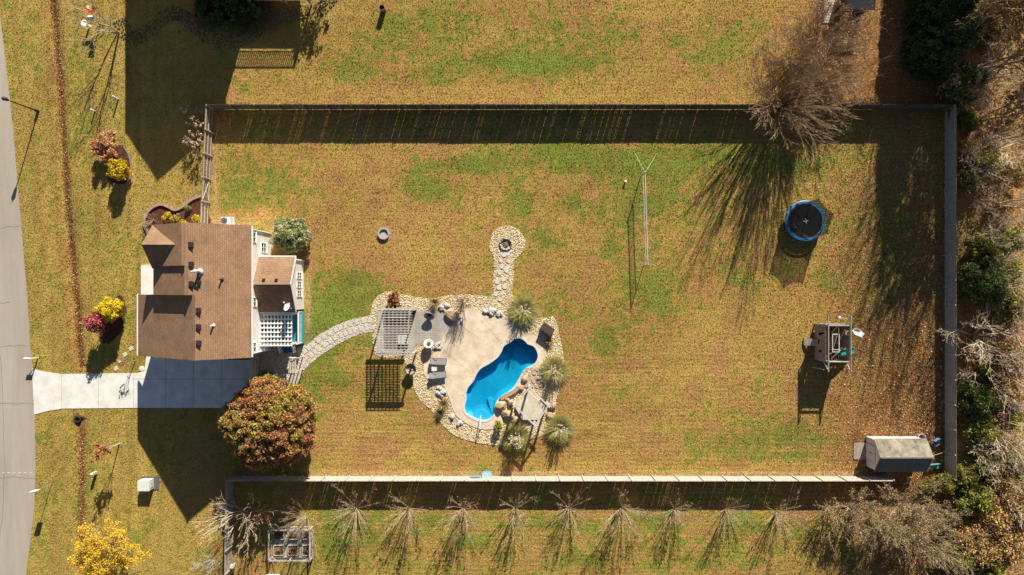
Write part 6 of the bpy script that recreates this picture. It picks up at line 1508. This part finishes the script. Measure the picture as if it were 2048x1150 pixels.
# evergreen screen at the top right
def conifer_mesh(seed, h, r_, pal=EVG):
    rr_ = np.random.default_rng(seed); cen = []
    for k in range(300):
        f = rr_.random() ** 1.25; rad = r_ * (1 - f) ** .62 * (.80 + .22 * rr_.random()); a = rr_.uniform(0, 6.283); cen.append((rad * math.cos(a), rad * math.sin(a), .4 + f * (h - .5)))
    return np.array(cen)
cons = []
for i, (x, y, h) in enumerate(((1846, 112, 8.0), (1852, 40, 8.8), (1846, -30, 8.6), (1850, -105, 9), (1850, -185, 9))):
    lab = 'dark evergreen in the dense top right screen, %s' % ('nearest the fence corner', 'second from the fence corner', 'third from the corner', 'fourth, beyond the top edge', 'fifth, beyond the top edge')[i]
    if i < 2: t = leafy('evergreen_tree', lab, 'tree', T(x, y), 130 + i, conifer_mesh(130 + i, h, 2.5), 70, .42, .11, EVG, group='evergreen screen', core=conifer_mesh(230, h * .9, 1.7).repeat(9, 0) + np.random.default_rng(2).normal(0, .3, (2700, 3)), trunk_h=5, stems=dict(stems=1, kids=(4,), r0=.12, lean=(0, .05), L0=.9)); cons.append(t)
    else: copy_thing(cons[i % 2], T(x, y), i * 1.1, label=lab)

# the woods beyond the right fence
WB = dict(stems=6, lean=(.1, .8), r0=.07, kids=(4, 4, 3), L0=.55)
protoA = bare_tree('woodland_tree', 'pale leafless tree leaning out over the right fence, level with the play tower', 'tree', T(1946, 672), 140, 7.0, 'woods beyond the right fence', bark=M_cm, rmin=.014, stems=9, lean=(.3, 1.15), r0=.10, kids=(4, 4, 3), L0=.55, wob=.16, tipleaf=(.14, 4, .065, PNK, .2))
protoB = bare_tree('woodland_tree', 'tall bare brown tree in the woods just past the evergreen screen', 'tree', T(1915, 205), 141, 6.5, 'woods beyond the right fence', bark=M_bark, tipleaf=(.35, 4, .08, PNK, .22), **WB)
protoC = bare_tree('woodland_tree', 'tall leafless grey tree in the upper woods with its trunk leaning right', 'tree', T(1944, 290), 142, 10.5, 'woods beyond the right fence', bark=M_bark, stems=3, lean=(.05, .3), r0=.11, kids=(5, 4, 3, 2), L0=.62, trunk=.1)
protoE = leafy('evergreen_bush', 'big green evergreen bush against the right fence, level with the trampoline', 'bush', T(1943, 562), 143, np.concatenate([dome(120, 2.2, 2.6, 2.2, 1, 1.8, .65, -.6), dome(40, 1.3, 1.4, 1.2, 2, 3.2, .6, -.4)]), 62, .42, .10, [(.10, .14, .04), (.15, .19, .05), (.07, .11, .03), (.22, .25, .07), (.28, .27, .08), (.12, .15, .04)], group='woods beyond the right fence', core=dome(1500, 1.8, 2.1, 1.8, 5, 1.7, .1, -.7), trunk_h=3)
protoO = leafy('olive_bush', 'yellow-green leafy bush at the lower right corner of the lawn fence', 'bush', T(1912, 948), 144, dome(80, 1.3, 1.3, 1.2, 4, 1.3, .6, -.6), 46, .36, .095, OLV + [(.35, .32, .06)], group='woods beyond the right fence', core=dome(500, 1, 1, 1, 5, 1.2, .1, -.7), trunk_h=2)
protoG = leafy('golden_bush', 'golden-brown leafy tree at the lower right, beyond the olive bush', 'tree', T(1958, 1020), 145, dome(110, 1.7, 1.9, 1.6, 6, 2.0, .5, -.6), 30, .45, .095, GLD, group='woods beyond the right fence', core=dome(300, 1.2, 1.2, 1.2, 7, 1.8, .1, -.7), trunk_h=3, m=M_leafopaque)
protoP = leafy('pink_shrub', 'dusty pink leafy shrub at the right edge, above the pale leaning tree', 'shrub', T(1995, 668), 146, dome(70, 1.2, 1.3, 1.1, 8, 1.4, .5, -.6), 24, .4, .08, PNK, group='woods beyond the right fence', trunk_h=2.2, m=M_leafopaque)
WG = 'woods beyond the right fence'
for (p, x, y, s_, rz, lab) in (
    (protoO, 1948, 500, 1.3, 2.1, 'olive green bush touching the fence just above the large dark one'), (protoO, 1990, 610, 1.3, 4.0, 'olive green bush at the right edge above the pink shrub'), (protoE, 1935, 795, .78, 1.0, 'dark evergreen bush against the fence below the pale leaning tree'), (protoO, 1940, 855, 1.2, 3.3, 'leafy olive bush against the fence, level with the shed roof'), (protoO, 1925, 990, 1.3, 5.1, 'leafy olive bush below the fence corner, right of the shed'), (protoG, 1985, 770, .9, .4, 'golden-brown bush at the right edge, level with the play tower shadow'), (protoG, 1915, 1060, .9, 2.5, 'golden-brown bush at the bottom right between bare tree and golden tree'),
    (protoO, 1980, 905, 1.1, 1.2, 'yellow-green bush in the woods level with the shed, at the right'), (protoO, 1922, 365, .9, 2.2, 'olive bush against the fence in the upper woods'), (protoO, 1990, 545, 1.1, .7, 'sunlit olive bush at the right edge beside the large dark evergreen'), (protoO, 1876, 962, .75, 3.1, 'small yellow-green bush directly below the green bench'), (protoO, 1958, 740, .8, 4.1, 'olive bush below the pale leaning tree'), (protoO, 1935, 930, .9, 5.5, 'olive bush right of the fence end, below the dark evergreens'), (protoO, 2000, 830, .9, 1.9, 'olive bush at the right edge beside the pale bare tree, level with the shed ramp'), (protoO, 1845, 968, .6, .9, 'small olive bush behind the shed below its ribbed roof'), (protoO, 1925, 250, .8, 3.8, 'olive bush outside the upper right fence corner'), (protoO, 1900, 225, .7, .8, 'low green bush growing over the end of the long top fence'), (protoO, 1960, 1115, 1.1, 2, 'olive bush at the bottom right corner'),
    (protoG, 1995, 985, .9, 2.0, 'golden-brown tree at the right edge above the corner'), (protoG, 1990, 1075, 1.0, 4.4, 'golden-brown tree in the bottom right corner'), (protoG, 1985, 250, .8, 1.4, 'golden-brown bush at the right edge in the upper woods'), (protoG, 2010, 350, .8, 3.0, 'golden-brown bush at the right edge below the tall grey tree'), (protoG, 1985, 420, .7, 5.2, 'golden-brown bush in the woods level with the trampoline top'), (protoG, 1990, 60, .8, 2.6, 'golden-brown bush at the top right corner'),
    (protoP, 1965, 150, .9, 1.0, 'dusty pink shrub right of the evergreen screen'), (protoP, 1930, 700, .7, 2.0, 'pinkish shrub against the fence under the pale leaning tree'), (protoP, 1925, 745, .6, 4.0, 'coral-brown shrub against the fence below the pinkish one'), (protoP, 2005, 800, .9, .3, 'dusty pink shrub at the right edge, level with the play tower shadow'), (protoP, 1990, 735, .9, 3.3, 'dusty pink shrub at the right edge below the pale leaning tree'), (protoP, 1990, 350, .8, 2.3, 'dusty pink shrub in the upper woods'),
    (protoA, 1968, 735, .9, 2.0, 'brown twiggy tree below the pale leaning one'), (protoA, 1985, 855, .9, 1.2, 'pale leafless tree at the right edge, level with the shed'), (protoA, 1960, 480, .75, 3.9, 'bare tree whose branch reaches over the fence by the trampoline'), (protoA, 1938, 340, .75, 5.0, 'pale leafless shrubby tree in the upper woods by the fence'), (protoA, 1990, 900, .8, 3.0, 'pale leafless tree at the right edge below the shed level'), (protoA, 1990, 300, .8, .5, 'pale leafless tree at the right edge in the upper woods'),
    (protoG, 2010, 1000, 1.0, 1.1, 'golden-brown tree at the right edge in the lower woods'), (protoA, 1990, 960, .85, 2.2, 'pale leafless tree in the lower right woods among golden trees'), (protoO, 2005, 930, 1.0, 2.0, 'yellow-green bush at the right edge in the lower woods'), (protoP, 2000, 1040, 1.1, 1.1, 'dusty pink shrub at the right edge near the bottom'), (protoO, 1890, 1105, 1.1, 4.0, 'olive bush at the bottom edge beside the pale leafless tree'), (protoG, 1940, 1085, .9, 4.0, 'golden-brown tree at the bottom edge of the woods'),
    (protoG, 2005, 700, 1.0, 1.1, 'golden-brown tree at the right edge beside the pale leaning tree'), (protoP, 1975, 830, 1.0, 2.9, 'dusty pink shrub in the lower woods beside the dark evergreens'), (protoO, 2000, 480, 1.0, 5.0, 'olive bush at the right edge, level with the trampoline'), (protoP, 1960, 270, 1.0, 1.9, 'dusty pink shrub behind the upper right fence corner'), (protoA, 1985, 555, .8, 4.4, 'pale leafless tree rising behind the large dark evergreen'), (protoA, 1950, 900, .7, 4.9, 'pale leafless tree against the fence by the blue chair'), (protoG, 1925, 300, .6, 3.3, 'golden-brown shrub against the upper fence below the corner'),
    (protoB, 1958, 100, .8, 1.7, 'bare brown tree at the top right beyond the evergreen screen'), (protoB, 1985, 180, .8, 3.0, 'bare brown tree at the right edge in the upper woods'), (protoB, 1942, 410, .7, 4.2, 'bare brown tree behind the fence, near the trampoline level'), (protoB, 1990, 690, .7, 5.2, 'bare brown tree at the right edge beside the pink shrub'),
    (protoC, 1925, 45, 1.0, 1.0, 'tall grey tree at the top edge past the evergreen screen'), (protoC, 1935, 170, .95, 2.6, 'tall grey tree beside the upper right fence corner'), (protoC, 1975, 410, .9, 4.1, 'tall grey tree in the middle of the woods'), (protoC, 1930, -60, 1.1, .2, 'tall grey tree beyond the top edge'), (protoC, 1975, -30, 1.1, 3.2, 'tall grey tree past the top right corner'), (protoC, 1900, -150, 1.2, 2.2, 'tall grey tree far beyond the top edge'), (protoC, 1985, 620, .8, .7, 'tall grey tree at the right edge behind the dark evergreen'),
    (protoE, 1905, 175, .9, 1.5, 'dark bush in the shade between evergreen screen and fence corner'), (protoE, 1950, 60, .9, 4.5, 'dark bush right of the evergreen screen at the top'), (protoO, 1955, 330, 1.0, .9, 'yellow-green bush in the upper woods behind the pale shrubby tree'), (protoG, 1990, 880, .8, 2.2, 'golden-brown bush at the right edge among pale bare trees'), (protoG, 1975, 950, .8, 3.7, 'golden-brown bush between olive and golden trees at the lower right')):
    copy_thing(p, T(x, y), rz, s_, lab, WG)
# taller half-leafless trees standing further back; their crowns spread beyond the frame and shade the lawn
def tall_tree(label, px, py, seed, h, rad, n, per):
    cen = dome(n, rad, rad, h * .24, seed, h * .72, .35, -.9)
    return leafy('tall_tree', label, 'tree', T(px, py), seed, cen, per, .5, .12, BRN + GLD[:2] + [(.16, .15, .04)], group=WG, stems=dict(stems=3, kids=(5, 4, 3), r0=.13, lean=(.02, .22), L0=.7, trunk=.12), trunk_h=h)
TT = [tall_tree('tall half-bare tree just outside the upper right fence corner', 1922, 150, 170, 14.5, 2.8, 95, 26), tall_tree('tall half-bare tree second beyond the top right edge', 1936, 250, 171, 11.5, 2.4, 70, 22)]
for k, x, y, s_, rz, lab in ((0, 1915, 60, 1.0, 1.2, 'tall half-bare tree at the top edge right of the evergreen screen'), (1, 1925, -20, 1.15, 2.2, 'tall half-bare tree beyond the top right edge'), (0, 1893, 95, .85, 5.0, 'tall half-bare tree squeezed between evergreen screen and woods')):
    copy_thing(TT[k], T(x, y), rz, s_, lab, WG)
# bare thicket below the shed
for i, (x, y, h, lab) in enumerate(((1762, 1032, 4.6, 'wide pale leafless tree below the shed, left one of the thicket'), (1815, 1010, 4.2, 'pale leafless tree below the shed, right one of the thicket'), (1700, 1012, 3.6, 'last bare tree at the right end of the crepe myrtle row'), (1840, 1075, 4.4, 'pale leafless tree at the bottom edge near the lower right corner'))):
    bare_tree('bare_tree', lab, 'tree', T(x, y), 150 + i, h, bark=M_bark if i != 2 else M_crepe, stems=24, lean=(.15, 1.15), r0=.038, rmin=.0095, kids=(5, 3, 3), L0=.72, ratio=.5, wob=.09, upb=.03, ang=(.15, .5), tipleaf=(.4, 5, .055, TAN + OLV[:3] + BRN, .25))
leafy('brush', 'brown brambly brush along the fence below the shed', 'brush', T(1800, 968), 160, np.stack([np.linspace(-4.5, 2.5, 36), np.random.default_rng(4).normal(0, .4, 36), np.full(36, .5)], 1), 22, .5, .06, BRN, trunk_h=.9)
# toys and litter along the foot of the right fence
for i, (x, y) in enumerate(((1880, 655), (1882, 700), (1880, 735), (1881, 770), (1877, 789), (1882, 805), (1879, 815))):
    mb = MB(); c = T(x, y, .12); mb.box(c, (R.uniform(.2, .5), R.uniform(.1, .2), .1), rz=R.uniform(0, 3)); mb.box(c + Vector((.1, .15, .02)), (.3, .08, .06), rz=R.uniform(0, 3)); tagit(mb.build('scrap_wood', M_wood2, origin=c), 'grey wood offcuts in the leaves at the foot of the right fence', 'scrap wood', 'wood offcuts along the right fence')

# the low tangle of brush and saplings on the woodland floor (uncountable)
rr = np.random.default_rng(404); n = 1500
ux = rr.uniform(1908, 2110, n); uy = rr.uniform(-30, 1180, n); k = (ux > 1915) | (uy > 930); k &= fbm(ux, uy, 1 / 60, 3, 333) > .40; ux, uy = ux[k], uy[k]
cc0 = np.stack([(ux - 1024) / S, (575 - uy) / S, rr.uniform(.15, .9, len(ux))], 1)
V, F, c = clumps(cc0, .42, 34, .062, GLD + OLV + PNK[:2] + TAN + BRN[:2], 405, jit=.3)
tagit(np_obj('undergrowth', V, F, M_leafopaque, c=c), 'low tangle of brush and dry leaves on the woodland floor', 'undergrowth', kind='stuff')
